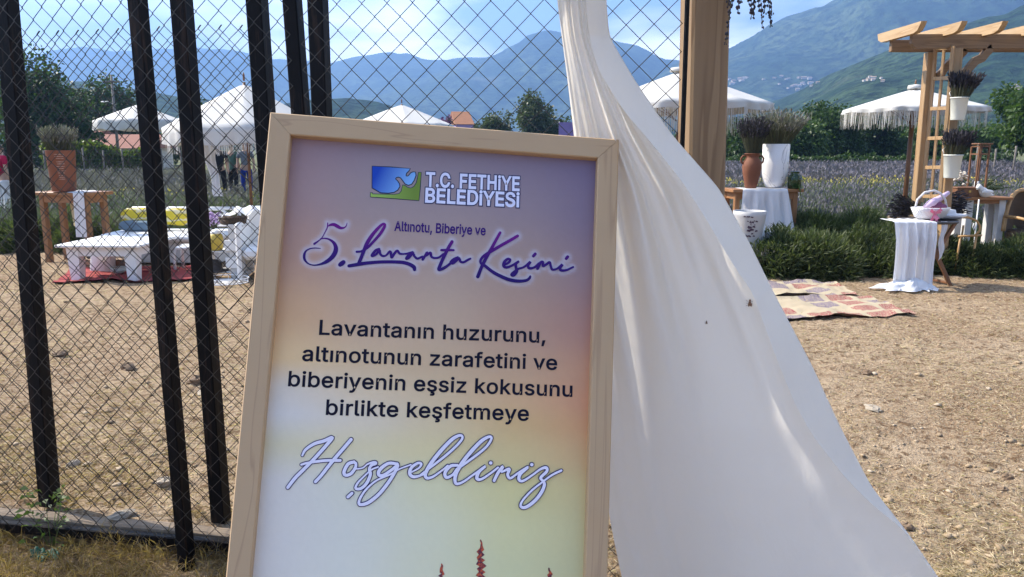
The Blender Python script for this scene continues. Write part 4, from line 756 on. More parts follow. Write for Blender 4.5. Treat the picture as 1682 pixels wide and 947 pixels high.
def col(px, d): return XY(px, d, 0)
TG = "trees standing behind the lavender field"
T = [ # name, label, px, d, H, RX, mat, leaves, size, seed, low
 ("broadleaf_tree", "big dark green tree at the left, tallest above the red planter", 72, 48, 6.6, 3.1, 0, 9000, .26, 1, .05),
 ("broadleaf_tree", "rounded dark tree beside the utility pole", 172, 70, 7.6, 3.3, 0, 6000, .30, 2, .1),
 ("broadleaf_tree", "small dark tree peeping out between two black posts", 336, 75, 6.6, 1.7, 0, 2500, .30, 3, .1),
 ("broadleaf_tree", "low light green bush tree right of the left open parasol", 270, 66, 2.6, 2.3, 1, 2500, .28, 4, .0),
 ("broadleaf_tree", "rounded grey green tree above the middle of the board", 818, 80, 5.8, 1.7, 2, 3000, .30, 5, .1),
 ("broadleaf_tree", "tall pointed pale green tree above the board, left of the curtain", 873, 82, 7.0, 1.95, 2, 4200, .32, 6, .05),
 ("broadleaf_tree", "low spreading tree just left of the curtain top", 918, 84, 5.0, 2.4, 2, 3000, .32, 7, .05),
 ("broadleaf_tree", "low dark shrub tree at the foot of the pale green pointed tree", 780, 85, 4.2, 1.6, 2, 1500, .32, 8, .0),
 ("broadleaf_tree", "dark green tree behind the terracotta amphora", 1222, 62, 3.8, 2.7, 0, 5000, .26, 9, .0),
 ("broadleaf_tree", "bushy bright green tree behind the marbled vase", 1302, 60, 4.0, 2.2, 1, 5000, .26, 10, .0),
 ("broadleaf_tree", "widest bushy green tree between the two fringed parasols", 1352, 64, 5.2, 3.0, 0, 8000, .26, 11, .0),
 ("broadleaf_tree", "dark bushy tree left of the right parasol pole", 1432, 66, 4.4, 2.7, 0, 6000, .27, 12, .0),
 ("broadleaf_tree", "green tree behind the right parasol pole", 1515, 70, 4.2, 2.9, 1, 5000, .28, 13, .05),
 ("broadleaf_tree", "green shrub tree behind the hanging white buckets", 1590, 64, 3.6, 2.6, 1, 4500, .27, 14, .05),
 ("broadleaf_tree", "tall bright green tree at the right edge behind the wicker chair", 1704, 42, 6.2, 2.5, 1, 9000, .24, 15, .05),
 ("broadleaf_tree", "dark tree partly hidden by the wooden post", 1150, 70, 4.0, 2.6, 0, 3500, .28, 16, .0),
]
for (nm, lab, px, d, H, RX, mi, nl, ls, sd_, low) in T:
    tree(nm, lab, col(px, d), H, RX*1.12, RX*.95, H*.035, TREE_LEAF[mi], int(nl*1.4), ls, sd_, TG, low=low)
# flowering and hedge plants far off
def hedge(name, label, px0, px1, d, H, dep, m, n, ls, seed, cat="hedge", group=None):
    a = col(px0, d); b_ = col(px1, d); rng = np.random.default_rng(seed); t = thing(name, label, cat, (a+b_)/2, 0, group); hw = (b_.x-a.x)/2
    x = rng.uniform(-hw, hw, n); y = rng.uniform(-dep/2, dep/2, n); top = H*(.25+1.15*(fbm(x*.7+seed, y*.7, 4, seed)))
    z = top*np.sqrt(rng.uniform(0.02, 1, n)); B = np.stack([x, y*(1-.4*(z/H)), z], 1); D = rng.normal(size=(n, 3))+np.array((0, 0, .4))
    v, q = blades_arr(B, D, rng.uniform(.7, 1.3, n)*ls, rng.uniform(.5, .9, n)*ls, .1, rng); mesh_np("foliage", v, q, m, t)
    mb = MB()
    for k in range(max(3, int(hw*1.2))): xx = rng.uniform(-hw*.9, hw*.9); mb.tube([(xx, 0, -.1), (xx+.1, 0, H*.35), (xx+.2, .1, H*.65)], [.05, .035, .015], 5)
    mb.build("stems", BARK, t); return t
VINE = leaf("vine_leaf", (.045, .08, .015), (.14, .17, .03), .35, .5)
hedge("vine_hedge", "yellow green vine hedge below the left open parasol", 78, 255, 44, 1.9, 1.2, VINE, 9000, .2, 31)
hedge("dark_hedge", "dark green hedge line at the far edge of the right lavender field", 1195, 1660, 56, 1.1, 2.2, TREE_LEAF[0], 8000, .24, 32)
hedge("dark_hedge", "dark hedge behind the red clothed person at the left edge", -260, 84, 46, 2.3, 1.4, TREE_LEAF[0], 9000, .24, 33)
hedge("bougainvillea", "purple flowering shrub beside the orange roofed house", 702, 742, 62, 4.4, 2.0, leaf("bougainvillea_leaf", (.09, .03, .12), (.20, .08, .25), .3, .6, (.05, .08, .04)), 3500, .22, 34, "shrub")

# lavender fields, flower strip: nobody could count these
LAV_STEM = leaf("lavender_stem", (.06, .085, .035), (.12, .145, .075), .2, .7)
LAV_FLOW = leaf("lavender_flower", (.10, .092, .118), (.135, .122, .15), .12, .8, (.155, .145, .165))
LAV_DULL = leaf("faded_lavender", (.11, .102, .098), (.17, .16, .155), .12, .8, (.16, .148, .17))
def clump_field(name, pts, H, rad, nper, ms, seed, flower=.35, stemw=.010, fl=(.05, .10), fw_=.022):
    rng = np.random.default_rng(seed); n = len(pts); P0 = np.repeat(pts, nper, 0); N = len(P0)
    az = rng.uniform(0, 2*PI, N); tilt = rng.uniform(0, 1, N)**.7*1.05; hh = np.repeat(rng.uniform(.75, 1.15, n), nper)*H*rng.uniform(.6, 1.05, N)
    D = np.stack([np.sin(tilt)*np.cos(az), np.sin(tilt)*np.sin(az), np.cos(tilt)], 1); r0 = rng.uniform(0, .35, N)*rad
    B = P0+np.stack([np.cos(az)*r0, np.sin(az)*r0, 0*az], 1); kk = (rad/H)*tilt+(1-tilt*.35)
    L = hh*np.clip(kk, .5, 1.6)
    v1, q1 = blades_arr(B, D, L, stemw*rng.uniform(.7, 1.5, N), .05, rng)
    o = mesh_np(name, v1, q1, ms[0]); 
    f = rng.uniform(0, 1, N) < flower; TB = B[f]+D[f]*(L[f]*.9)[:, None]; TB[:, 2] -= .045*L[f]
    v2, q2 = blades_arr(TB, D[f]+rng.normal(size=(f.sum(), 3))*.15, rng.uniform(*fl, f.sum()), fw_*rng.uniform(.7, 1.3, f.sum()), 0, rng)
    me = o.data; V_, Q_ = joined([(v1, q1), (v2, q2)])
    bpy.data.objects.remove(o); o = mesh_np(name, V_, Q_, ms[0]); o.data.materials.append(ms[1])
    mi = np.zeros(len(Q_), np.int32); mi[len(q1):] = 1; o.data.polygons.foreach_set("material_index", mi); tag(o, kind="stuff"); return o
def strip_pts(x0, x1, y0, y1, row, step, seed, keep=1.0):
    rng = np.random.default_rng(seed); out = []
    for y in np.arange(y0, y1, row):
        xs_ = np.arange(x0(y), x1(y), step); xs_ = xs_+rng.uniform(-.3, .3, len(xs_))*step; k = rng.uniform(0, 1, len(xs_)) < keep; xs_ = xs_[k]
        out.append(np.stack([xs_, y+rng.uniform(-.25, .25, len(xs_))*row, 0*xs_-.03], 1))
    return np.concatenate(out)
xe = lambda px: (lambda y: (px-CX)/F*(y*.99+.25))
clump_field("lavender_rows", strip_pts(xe(1000), xe(1820), 12.2, 19.0, 1.1, .42, 51), .64, .42, 150, (LAV_STEM, LAV_FLOW), 52, .62, .010, (.06, .12), .024)
clump_field("lavender_rows", strip_pts(xe(760), xe(1820), 19.5, 26.5, 1.5, .6, 53), .58, .5, 70, (LAV_STEM, LAV_FLOW), 54, .75, .016, (.1, .16), .034)
clump_field("faded_lavender_rows", strip_pts(xe(-140), xe(620), 12.6, 21, 1.3, .5, 55), .55, .42, 90, (LAV_STEM, LAV_DULL), 56, .5, .012, (.06, .12), .026)
clump_field("faded_lavender_rows", strip_pts(xe(-140), xe(760), 21.5, 42, 1.9, .85, 57), .55, .6, 42, (LAV_DULL, LAV_DULL), 58, .6, .024, (.1, .18), .05)
clump_field("lavender_rows", strip_pts(xe(740), xe(1820), 30.5, 54, 1.05, .6, 59), .6, .62, 44, (LAV_FLOW, LAV_FLOW), 60, .75, .026, (.12, .2), .06)
YEL = leaf("yellow_flower", (.38, .30, .06), (.62, .50, .14), .2, .7); YST = leaf("yellow_flower_stem", (.08, .11, .03), (.17, .19, .06), .25, .7)
clump_field("yellow_flower_strip", strip_pts(xe(800), xe(1830), 26.8, 30.2, .8, .5, 61, .55), .5, .4, 46, (YST, YEL), 62, .42, .018, (.05, .09), .06)
clump_field("yellow_flower_strip", strip_pts(xe(-140), xe(470), 21.0, 24.0, 1.2, 1.2, 63, .35), .5, .35, 36, (YST, YEL), 64, .4, .016, (.05, .08), .05)

# green bushes at the edge of the yard
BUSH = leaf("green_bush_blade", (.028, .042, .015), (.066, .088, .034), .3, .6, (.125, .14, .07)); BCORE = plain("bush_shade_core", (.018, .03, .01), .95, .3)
def bush_mesh(seed, n=7500):
    rng = np.random.default_rng(seed); v = unit(rng.normal(size=(n, 3))); v[:, 2] = np.abs(v[:, 2]); lump = .62+.70*fbm(v[:, 0]*2.2+seed, v[:, 1]*2.2+v[:, 2]*1.7, 3, seed)
    rad = (rng.uniform(.55, 1, n)**.5)*lump; B = v*rad[:, None]*np.array((.62, .5, .58)); D = v*.9+np.array((0, 0, .55))+rng.normal(size=(n, 3))*.55
    vv_, q = blades_arr(B, D, rng.uniform(.05, .17, n), rng.uniform(.008, .018, n), .12, rng); return vv_, q
BM = [bush_mesh(70+k) for k in range(4)]
BMESH = []
def bush(label, px, d, s_, k, rz, z=0, sx=1.0):
    c = XY(px, d); t = thing("green_bush", label, "bush", (c.x, c.y, z-.03), rz, "green bushes along the edge of the yard")
    if len(BMESH) <= k:
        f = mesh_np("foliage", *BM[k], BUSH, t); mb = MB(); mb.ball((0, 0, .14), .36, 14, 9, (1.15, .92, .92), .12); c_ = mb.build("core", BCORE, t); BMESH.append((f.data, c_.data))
    else:
        for nm, me in zip(("foliage", "core"), BMESH[k]): link(nm, me, None, t)
    s_ *= .93+.26*((len(label)*7+k*5) % 11)/11; t.scale = (s_*sx, s_, s_*(.9+.2*((len(label)*3+k) % 7)/7))
for a in [("dark rounded bush nearest the curtain, beside the white cloth", 1282, 9.75, 1.0, 0, .2, 0, 1.0), ("dark rounded bush right behind the patterned rugs", 1345, 9.75, 1.02, 1, 1.2, 0, 1.0), ("leafy bush left of the white draped table", 1410, 9.9, 1.0, 2, 2.2, 0, 1.05), ("bush right behind the white draped table", 1478, 10.1, .98, 3, .7, 0, 1.0),
          ("bush under the wooden trestle of the draped table", 1560, 9.9, .95, 0, 2.9, 0, 1.1), ("bush in front of the white table legs", 1622, 9.8, .92, 1, 3.7, 0, 1.1), ("bush in front of the wicker chair at the right edge", 1690, 9.7, .95, 2, 4.2, 0, 1.1),
          ("lighter bush of the back row behind the patterned rugs", 1330, 11.2, 1.05, 3, 5.2, 0, 1.1), ("lighter bush of the back row left of the parasol pole", 1405, 11.4, 1.05, 0, 4.0, 0, 1.15), ("back row bush at the foot of the parasol pole", 1475, 11.6, .9, 1, 5.5, 0, 1.1), ("back row bush between pergola and white table legs", 1560, 11.7, .72, 2, .4, 0, 1.1), ("back row bush beside the wicker chair", 1640, 11.9, .72, 3, 1.4, 0, 1.2),
          ("back row bush right of the orange wooden table", 1265, 11.9, .8, 1, 2.4, 0, 1.1),
          ("dark bush left of the tall table, behind the first black post", 52, 12.1, 1.0, 1, .9, 0, 1.25), ("dark bush right under the tall wooden table", 130, 12.3, .95, 2, 1.9, 0, 1.25), ("dark bush at the left edge of the photo", -40, 12.0, 1.0, 3, 2.9, 0, 1.2), ("bush behind the white sofa", 235, 12.7, .8, 0, 3.5, 0, 1.3), ("bush behind the white armchair", 345, 12.9, .8, 1, 3.0, 0, 1.3), ("bush hidden mostly by the white armchair", 440, 12.8, .8, 2, 5.0, 0, 1.3)]:
    bush(*a)

# dry grass in front of the kerb, straw and pebbles over the yard
STRAW = leaf("dry_straw", (.38, .28, .165), (.62, .50, .345), .3, .7, (.09, .055, .028)); GRASS = leaf("dry_grass", (.20, .125, .055), (.36, .25, .115), .3, .7, (.09, .055, .022))
rng = np.random.default_rng(90)
n = 52000; x = rng.uniform(-3.2, .2, n); y = kerb_y(x)-.01-rng.uniform(0, 1, n)**1.3*1.1
dens = fbm(x*3.0, y*3.0, 3, 77); k = (dens > rng.uniform(.16, .56, n)); x, y = x[k], y[k]; n = len(x)
B = np.stack([x, y, gz(x, y)-.005], 1); D = np.stack([rng.normal(size=n)*.8, rng.normal(size=n)*.8, rng.uniform(.2, 1.5, n)], 1)
v, q = blades_arr(B, D, rng.uniform(.04, .17, n), rng.uniform(.002, .0042, n), .2, rng); tag(mesh_np("dry_grass", v, q, GRASS), kind="stuff")
n = 60000; x = rng.uniform(-3.6, .2, n); y = kerb_y(x)+.12+rng.uniform(0, 1, n)**1.5*1.9; dens = fbm(x*2.2, y*2.2, 4, 57)*(1.15-.42*(y-kerb_y(x))); k = dens > rng.uniform(.18, .62, n); x, y = x[k], y[k]; n = len(x)
B = np.stack([x, y, gz(x, y)-.002], 1); D = np.stack([rng.normal(size=n), rng.normal(size=n), rng.uniform(.05, .55, n)], 1)
v, q = blades_arr(B, D, rng.uniform(.015, .07, n), rng.uniform(.0018, .0042, n), .25, rng); tag(mesh_np("dry_grass", v, q, GRASS), kind="stuff")
n = 110000; t_ = rng.uniform(0, 1, n); y = 2.65+(t_**1.8)*7.5; x = rng.uniform(-1, 1, n)*(y*.78); k = (y > np.where(x < .1, kerb_y(x)+.17, 0)); x, y = x[k], y[k]
dens = fbm(x*1.3, y*1.3, 4, 31); k = dens > rng.uniform(.20, .62, len(x)); x, y = x[k], y[k]; n = len(x)
B = np.stack([x, y, gz(x, y)+rng.uniform(.001, .008, n)], 1); D = np.stack([rng.normal(size=n), rng.normal(size=n), rng.normal(size=n)*.22+.08], 1); sz = 1+y*.05
v, q = blades_arr(B, D, rng.uniform(.012, .05, n)*sz, rng.uniform(.0014, .004, n)*sz, 0, rng); tag(mesh_np("straw_litter", v, q, STRAW), kind="stuff")
_m = Mat("pebble_stone", (.42, .36, .29), .9, 0, .2); _m.color(_m.mix(_m.noise(_m.co(), 30, 3), _m.ramp(_m.island(), [(0, (.20, .13, .075)), (.6, (.38, .27, .165)), (1, (.54, .45, .35))]), (.38, .29, .19))); PEB = _m.m
n = 9000; t_ = rng.uniform(0, 1, n); y = 2.7+(t_**1.7)*7; x = rng.uniform(-1, 1, n)*(y*.78); k = (y > np.where(x < .1, kerb_y(x)+.17, 0)); x, y = x[k], y[k]; n = len(x)
ico = np.array([(1, 0, 0), (0, 1, 0), (-1, 0, 0), (0, -1, 0), (0, 0, 1), (0, 0, -1), (.7, .7, .3), (-.7, .6, .35), (-.6, -.75, .2), (.65, -.7, .3)], float)
fq = np.array([(0, 6, 4, 9), (6, 1, 7, 4), (7, 2, 8, 4), (8, 3, 9, 4), (0, 9, 3, 5), (0, 5, 1, 6), (1, 5, 2, 7), (2, 5, 3, 8)])
sz = (rng.pareto(3.0, n)+.5)*.0052; sz = np.minimum(sz, .022); V = ico[None]*(1+rng.uniform(-.3, .3, (n, 10, 1)))*sz[:, None, None]*np.stack([rng.uniform(.8, 1.5, n), rng.uniform(.8, 1.3, n), rng.uniform(.45, .85, n)], 1)[:, None]
a = rng.uniform(0, 6.28, n); ca_, sa_ = np.cos(a)[:, None], np.sin(a)[:, None]; V = np.stack([V[..., 0]*ca_-V[..., 1]*sa_, V[..., 0]*sa_+V[..., 1]*ca_, V[..., 2]], -1)+np.stack([x, y, gz(x, y)+sz*.12], 1)[:, None]
tag(mesh_np("gravel", V.reshape(-1, 3), (fq[None]+np.arange(n)[:, None, None]*10).reshape(-1, 4), PEB), kind="stuff")
PALE = plain("pale_stone", (.33, .275, .21), .9, .2, 20, .6, 45); CLOD = plain("brown_stone", (.20, .135, .085), .95, .3, 20, .6, 45)
def stone(label, px, py, s_, m, seed, sc=(1, .8, .6)):
    g_ = G(px, py); rd = random.Random(seed); random.seed(seed); mb = MB(); mb.ball((0, 0, 0), s_, 9, 6, sc, .55); mb.sm = [False]*len(mb.f); o = mb.build("stone", m); o.location = (g_.x, g_.y, float(gz(g_.x, g_.y))+s_*sc[2]*.45); o.rotation_euler = (0, 0, rd.uniform(0, 6)); tag(o, label, "stone")
for a in (("pale flat broken stone lying on the kerb between two black posts", 200, 851, .050, PALE, 1, (1.2, .8, .35)), ("pale angular stone left of the second black post near the kerb", 270, 797, .040, PALE, 2), ("pale stone to the right of the first black post", 120, 762, .036, PALE, 3), ("brown clod of earth standing out in the middle of the fenced yard", 211, 606, .055, CLOD, 4, (1, .9, .7)),
          ("brown stone beside the third black post", 322, 630, .060, CLOD, 5), ("long pale flat stone right of the third black post", 338, 643, .060, PALE, 6, (1.5, .7, .3)), ("pale flat chalky stone in the middle of the open yard", 1433, 675, .045, PALE, 7, (1.4, .9, .35)), ("small dark stone in the right foreground", 1648, 806, .026, CLOD, 9),
          ("dark pebble at the right edge of the yard", 1655, 785, .028, CLOD, 10), ("dark stone beside the lower curtain edge", 1490, 872, .030, CLOD, 11), ("small brown stone in the upper yard below the draped table", 1425, 612, .035, CLOD, 12), ("dark clod in the left yard under the first black post", 100, 585, .05, CLOD, 14, (1.2, .8, .5))):
    stone(*a)
random.seed(17)
# weed by the kerb and a green scrap
g_ = G(92, 858, 0); weed = thing("weed", "young green weed growing at the kerb in front of the first black post", "weed", (g_.x, g_.y-.05, -.12))
mb = MB(); rd = random.Random(3)
for k in range(7):
    a = rd.uniform(0, 6.28); r_ = rd.uniform(.03, .11); mb.tube([(0, 0, 0), (r_*.4*math.cos(a), r_*.4*math.sin(a), .12), (r_*math.cos(a), r_*math.sin(a), rd.uniform(.18, .32))], [.002, .0016, .0008], 5)
mb.build("stem", leaf("weed_stem", (.10, .16, .04), (.14, .2, .05), .1), weed)
rng = np.random.default_rng(4); nB = 60; a = rng.uniform(0, 6.28, nB); r_ = rng.uniform(.01, .10, nB); B = np.stack([r_*np.cos(a), r_*np.sin(a), rng.uniform(.04, .3, nB)], 1); D = np.stack([np.cos(a), np.sin(a), rng.uniform(-.1, .6, nB)], 1)
v, q = blades_arr(B, D, rng.uniform(.02, .05, nB), rng.uniform(.012, .025, nB), .3, rng); mesh_np("leaves", v, q, leaf("weed_leaf", (.06, .10, .022), (.12, .17, .045), .35), weed)
g_ = G(78, 928, -.12); mb = MB(); rd = random.Random(8)
mb.grid(lambda u, v_: (.055*(u-.5)*2+.01*math.sin(v_*9), .035*(v_-.5)*2+.012*math.sin(u*11), .022*math.sin(PI*v_)*(.7+.5*math.sin(u*7+1))+.010*math.sin(u*23+v_*17)), 22, 12)
o = mb.build("plastic_scrap", plain("green_plastic", (.012, .10, .06), .6, .2)); o.location = (g_.x, g_.y, float(gz(g_.x, g_.y))+.012); o.rotation_euler = (0, 0, .15); tag(o, "crumpled scrap of green plastic in the dry grass in front of the kerb", "litter")
# ------------------------------------------------------------------ parasols
def lerp(a, b, t): return a+(b-a)*t
def parasol(name, label, c, Rr, z_apex, z_edge, val, fringe, seed, n=8, rot=.2, pole_r=.022, cap=True, scallop=.05, group="white parasols", z_floor=0.0, tiltx=0):
    t = thing(name, label, "parasol", (c.x, c.y, z_floor), rot, group); rd = random.Random(seed)
    k = 10                                                     # divisions per panel
    def edge(a):                                               # straight-ish edge between ribs, sagging in
        f = (a/(2*PI)*n) % 1; return 1-.05*math.sin(PI*f)**1
    mb = MB(); na = n*k; nr = 9; vs = []; fs = []
    for i in range(nr+1):
        r_ = .045+(1-.045)*i/nr
        for j in range(na):
            a = 2*PI*j/na; f = (j/k) % 1; sag = math.sin(PI*f)
            q = r_*lerp(1, edge(a), r_); zz = z_apex-(z_apex-z_edge)*(r_**1.06)-sag*.045*Rr*r_*(1.15-r_)*1.6
            vs.append((q*Rr*math.cos(a), q*Rr*math.sin(a), zz))
    for i in range(nr):
        for j in range(na): fs.append((i*na+j, i*na+(j+1) % na, (i+1)*na+(j+1) % na, (i+1)*na+j))
    b0 = nr*na; L = len(vs)
    for i in range(1, 4):                                      # hanging valance, scalloped
        for j in range(na):
            a = 2*PI*j/na; f = (j/k) % 1; q = edge(a)*Rr*(1+.012*i*math.sin(j*1.7)); dz = val*i/3*(1-scallop/val*0) + (scallop*math.sin(PI*f) if i == 3 else scallop*.4*math.sin(PI*f) if i == 2 else 0)*-1*(-.6)
            vs.append((q*math.cos(a), q*math.sin(a), vs[b0+j][2]-val*i/3*(.86+.14*math.sin(PI*f))))
    for i in range(3):
        o0 = b0 if i == 0 else L+(i-1)*na; o1 = L+i*na
        for j in range(na): fs.append((o0+j, o0+(j+1) % na, o1+(j+1) % na, o1+j))
    mb.add(vs, fs, True); mb.build("canopy", CANOPY, t)
    if cap:
        mb = MB(); mb.lathe([(.11*Rr, z_apex-.005), (.10*Rr, z_apex+.055), (.085*Rr, z_apex+.06), (.02, z_apex+.075)], n=16); mb.build("vent_cap", CANOPY, t)
    if fringe:
        V = []; Q = []; m = na*4; ov = L+2*na
        for j in range(m):
            u = j/4; j0 = int(u) % na; p = np.array(vs[ov+j0])*(1-u % 1)+np.array(vs[ov+(j0+1) % na])*(u % 1); a = math.atan2(p[1], p[0]); tx, ty = -math.sin(a), math.cos(a)
            w_ = 2*PI*Rr/m*rd.uniform(.25, .62); l_ = fringe*rd.uniform(.7, 1.08); sw = rd.uniform(-.02, .02); o_ = rd.uniform(-.006, .006); b_ = len(V)
            V += [(p[0]-tx*w_/2+math.cos(a)*o_, p[1]-ty*w_/2+math.sin(a)*o_, p[2]+.012), (p[0]+tx*w_/2+math.cos(a)*o_, p[1]+ty*w_/2+math.sin(a)*o_, p[2]+.012), (p[0]+tx*(w_*.35+sw), p[1]+ty*(w_*.35+sw), p[2]-l_), (p[0]+tx*(-w_*.35+sw), p[1]+ty*(-w_*.35+sw), p[2]-l_)]
            Q.append((b_, b_+1, b_+2, b_+3))
        mesh_np("fringe", V, Q, FRINGE, t)
    mb = MB(); mb.tube([(0, 0, -.05), (0, 0, z_apex+.02)], pole_r, 10); mb.build("pole", POLE_WOOD, t)
    mb = MB(); mb.tube([(0, 0, z_apex+.04), (0, 0, z_apex+.12), (0, 0, z_apex+.16)], [.012, .016, .004], 8); mb.build("finial", POLE_WOOD, t)
    for j in range(n):
        a = 2*PI*j/n; mb = MB(); mb.tube([(0.03*math.cos(a), .03*math.sin(a), z_apex-.05), (Rr*.97*math.cos(a), Rr*.97*math.sin(a), z_edge-.03)], .008, 5)
        mb.tube([(0, 0, z_edge-.28), (Rr*.5*math.cos(a), Rr*.5*math.sin(a), lerp(z_apex, z_edge, .52)-.05)], .006, 5); mb.build("rib", POLE_WOOD, t)
    return t
parasol("fringed_parasol", "fringed white parasol beside the pergola, its wooden pole standing clear", XY(1481, 14), 1.19, 2.60, 2.26, .08, .27, 1, rot=.12, pole_r=.04)
parasol("fringed_parasol", "fringed white parasol partly hidden by the wooden entrance post", XY(1106, 13.2), 1.52, 2.82, 2.28, .12, .36, 2, rot=.45)
parasol("fringed_parasol", "largest cream parasol, at the left behind the black posts, its hem at head height", XY(418, 11.6), 1.16, 2.50, 1.86, .24, .13, 3, rot=.30, z_floor=0, cap=False)
parasol("white_parasol", "smaller open white parasol left of the second black post, above a red roof", XY(238, 30), 1.62, 3.16, 2.55, .36, 0, 4, rot=.25, cap=False)
parasol("white_parasol", "cream parasol top rising just above the middle of the board", XY(664, 22), 1.45, 2.74, 2.18, .2, .1, 5, rot=.2, cap=False)

# ------------------------------------------------------------------ houses, poles and fences far off
ROOF = Mat("red_roof_tiles", (.22, .085, .055), .85); _c = ROOF.co(); ROOF.color(ROOF.mix(ROOF.noise(_c, 3, 5), (.20, .075, .05), (.30, .13, .085))); ROOF = ROOF.m
ORANGE_ROOF = plain("orange_roof_tiles", (.30, .13, .065), .85, .25, 3)
PLASTER = plain("pale_plaster", (.6, .56, .5), .9, .1, 1); LILAC = plain("lilac_plaster", (.30, .22, .42), .9, .12, 1); WINDOW = Mat("dark_window", (.03, .035, .04), .15).m
def house(name, label, c, w_, d_, h_, rh, rz, wallm, roofm, group=None, detail=True, cat="house"):
    t = thing(name, label, cat, c, rz, group); mb = MB(); mb.box((0, 0, h_/2-.3), (w_, d_, h_+.6)); mb.build("wall", wallm, t)
    mb = MB(); o_ = .06*w_; x, y = w_/2+o_, d_/2+o_; z = h_+.02
    mb.add([(-x, -y, z), (x, -y, z), (x, y, z), (-x, y, z), (-x*.98, 0, z+rh), (x*.98, 0, z+rh)], [(0, 1, 5, 4), (2, 3, 4, 5), (0, 4, 3), (1, 2, 5), (3, 2, 1, 0)]); mb.build("roof", roofm, t)
    if detail:
        for k in (-.28, .0, .28):
            mb = MB(); mb.box((k*w_, -d_/2-.015, h_*.55), (w_*.13, .05, h_*.34)); mb.build("window", WINDOW, t)
    return t
house("low_house", "low house with long red tiled roof behind the vine hedge, under the left parasol", XY(204, 58), 5.6, 5, 1.45, 1.0, .12, PLASTER, ROOF)
house("low_house", "far low house showing a thin brick red roof edge beside the big left tree", XY(126, 64), 5.0, 4, 2.35, .55, -.05, PLASTER, ROOF)
house("orange_roof_house", "small lilac house with orange roof seen just above the board", XY(757, 72), 1.5, 4.5, 3.5, 1.2, .25, LILAC, ORANGE_ROOF)
c = XY(931, 24); t = thing("banner", "purple banner board half hidden by the curtain at the board's upper right", "banner", (c.x, c.y, 0), -.1)
mb = MB(); mb.box((0, 0, 1.62), (.55, .03, 1.4)); mb.build("panel", plain("purple_print", (.22, .16, .38), .6, .2, 3), t)
for s_ in (-1, 1): mb = MB(); mb.tube([(s_*.26, .04, -.1), (s_*.26, .04, 2.34)], .016, 6); mb.build("pole", WHITE_PAINT, t)
c = XY(197, 52); t = thing("utility_pole", "slim utility pole with crossarm and lamp in front of the rounded tree", "pole", (c.x, c.y, 0))
mb = MB(); mb.tube([(0, 0, -.2), (0, 0, 6.2)], [.11, .075], 8); mb.build("pole", plain("weathered_pole", (.22, .2, .18), .9), t)
mb = MB(); mb.beam((-.55, -.05, 5.75), (.55, -.05, 5.75), .08, .1); mb.build("crossarm", plain("weathered_arm", (.2, .17, .14), .9), t)
mb = MB(); mb.tube([(0, 0, 4.3), (-.35, -.1, 4.5), (-.5, -.1, 4.48)], .025, 6); mb.ball((-.62, -.1, 4.46), .12, 10, 6, (1.5, .8, .5)); mb.build("lamp_head", WHITE_PAINT, t)
def far_fence(label, px0, px1, d0, d1, H, npost, seed):
    a, b_ = col(px0, d0), col(px1, d1); t = thing("field_fence", label, "fence", (a.x, a.y, 0)); v = b_-a; L = v.length; v.normalize(); rd = random.Random(seed)
    for k in range(npost):
        q = v*(L*k/(npost-1)); mb = MB(); mb.tube([(q.x, q.y, -.2), (q.x+rd.uniform(-.03, .03), q.y, H*rd.uniform(.95, 1.08))], .05, 6); mb.build("post", plain_post, t)
    mb = MB()
    for i in range(9): mb.tube([(v.x*L*u, v.y*L*u, H*(.06+.9*i/8)+.02*math.sin(u*20+i)) for u in np.linspace(0, 1, 14)], .007, 4)
    nv = int(L/.28)
    for i in range(nv): q = v*(L*i/nv); mb.tube([(q.x, q.y, .05), (q.x, q.y, H*.97)], .005, 3)
    mb.build("wire_net", plain_wire, t); return t
plain_post = plain("grey_fence_post", (.16, .14, .12), .9); plain_wire = plain("dark_fence_net", (.06, .065, .06), .8)
far_fence("dark wire fence with grey posts along the far side of the left field", -120, 300, 42.2, 43, 1.45, 14, 1)
far_fence("wire fence with posts in front of the bright green tree at the right edge", 1600, 1840, 37, 39, 1.55, 9, 2)

# village houses on the slopes, a few pixels each
VW = [plain("village_white", (.62, .58, .53), .9, .05, .1), plain("village_ochre", (.50, .42, .34), .9, .05, .1)]; VR = plain("village_roof", (.36, .26, .20), .9, .2, .2)
pts = []
for k in range(14): pts.append((random.uniform(1195, 1300), random.gauss(132, 3.0), 0))
for k in range(15): pts.append((random.uniform(1290, 1345), random.gauss(137, 7), 1))
for k in range(9): pts.append((random.uniform(1412, 1450), random.gauss(134, 4), 2))
for k in range(6): pts.append((random.uniform(1655, 1690), random.gauss(150, 6), 3))
dgs = bpy.context.evaluated_depsgraph_get(); dgs.update(); protos = {}
slopes = [BVHTree.FromObject(bpy.data.objects[n_], dgs) for n_ in ("mountain_right", "hill_near_right")]
for (px, py, zone) in pts:
    r_ = ray(px, py); best = None
    for bv in slopes:
        h_ = bv.ray_cast(CAMV, r_)
        if h_[0] is not None and (best is None or h_[3] < best[1]): best = (h_[0], h_[3])
    if best is None: continue
    s_ = best[1]/1500; key = random.randint(0, 1)
    lab = {0: "tiny pale house of the village below the mountain, left of its main cluster", 1: "tiny pale house in the main cluster of the mountain village", 2: "tiny pale house on the near hill above the right parasol", 3: "tiny pale house on the hill at the right edge"}[zone]
    if key not in protos:
        t = house("village_house", lab, best[0], 9, 8, 5.2, 2.2, random.uniform(-.6, .6), VW[key], VR, "village houses on the slopes", False); protos[key] = t
    else: t = copy_tree(protos[key]); t.location = best[0]; t["label"] = lab; t.rotation_euler.z = random.uniform(-.7, .7)
    q = s_*random.uniform(.40, .75); t.scale = (q*random.uniform(.8, 1.5), q, q*.85)

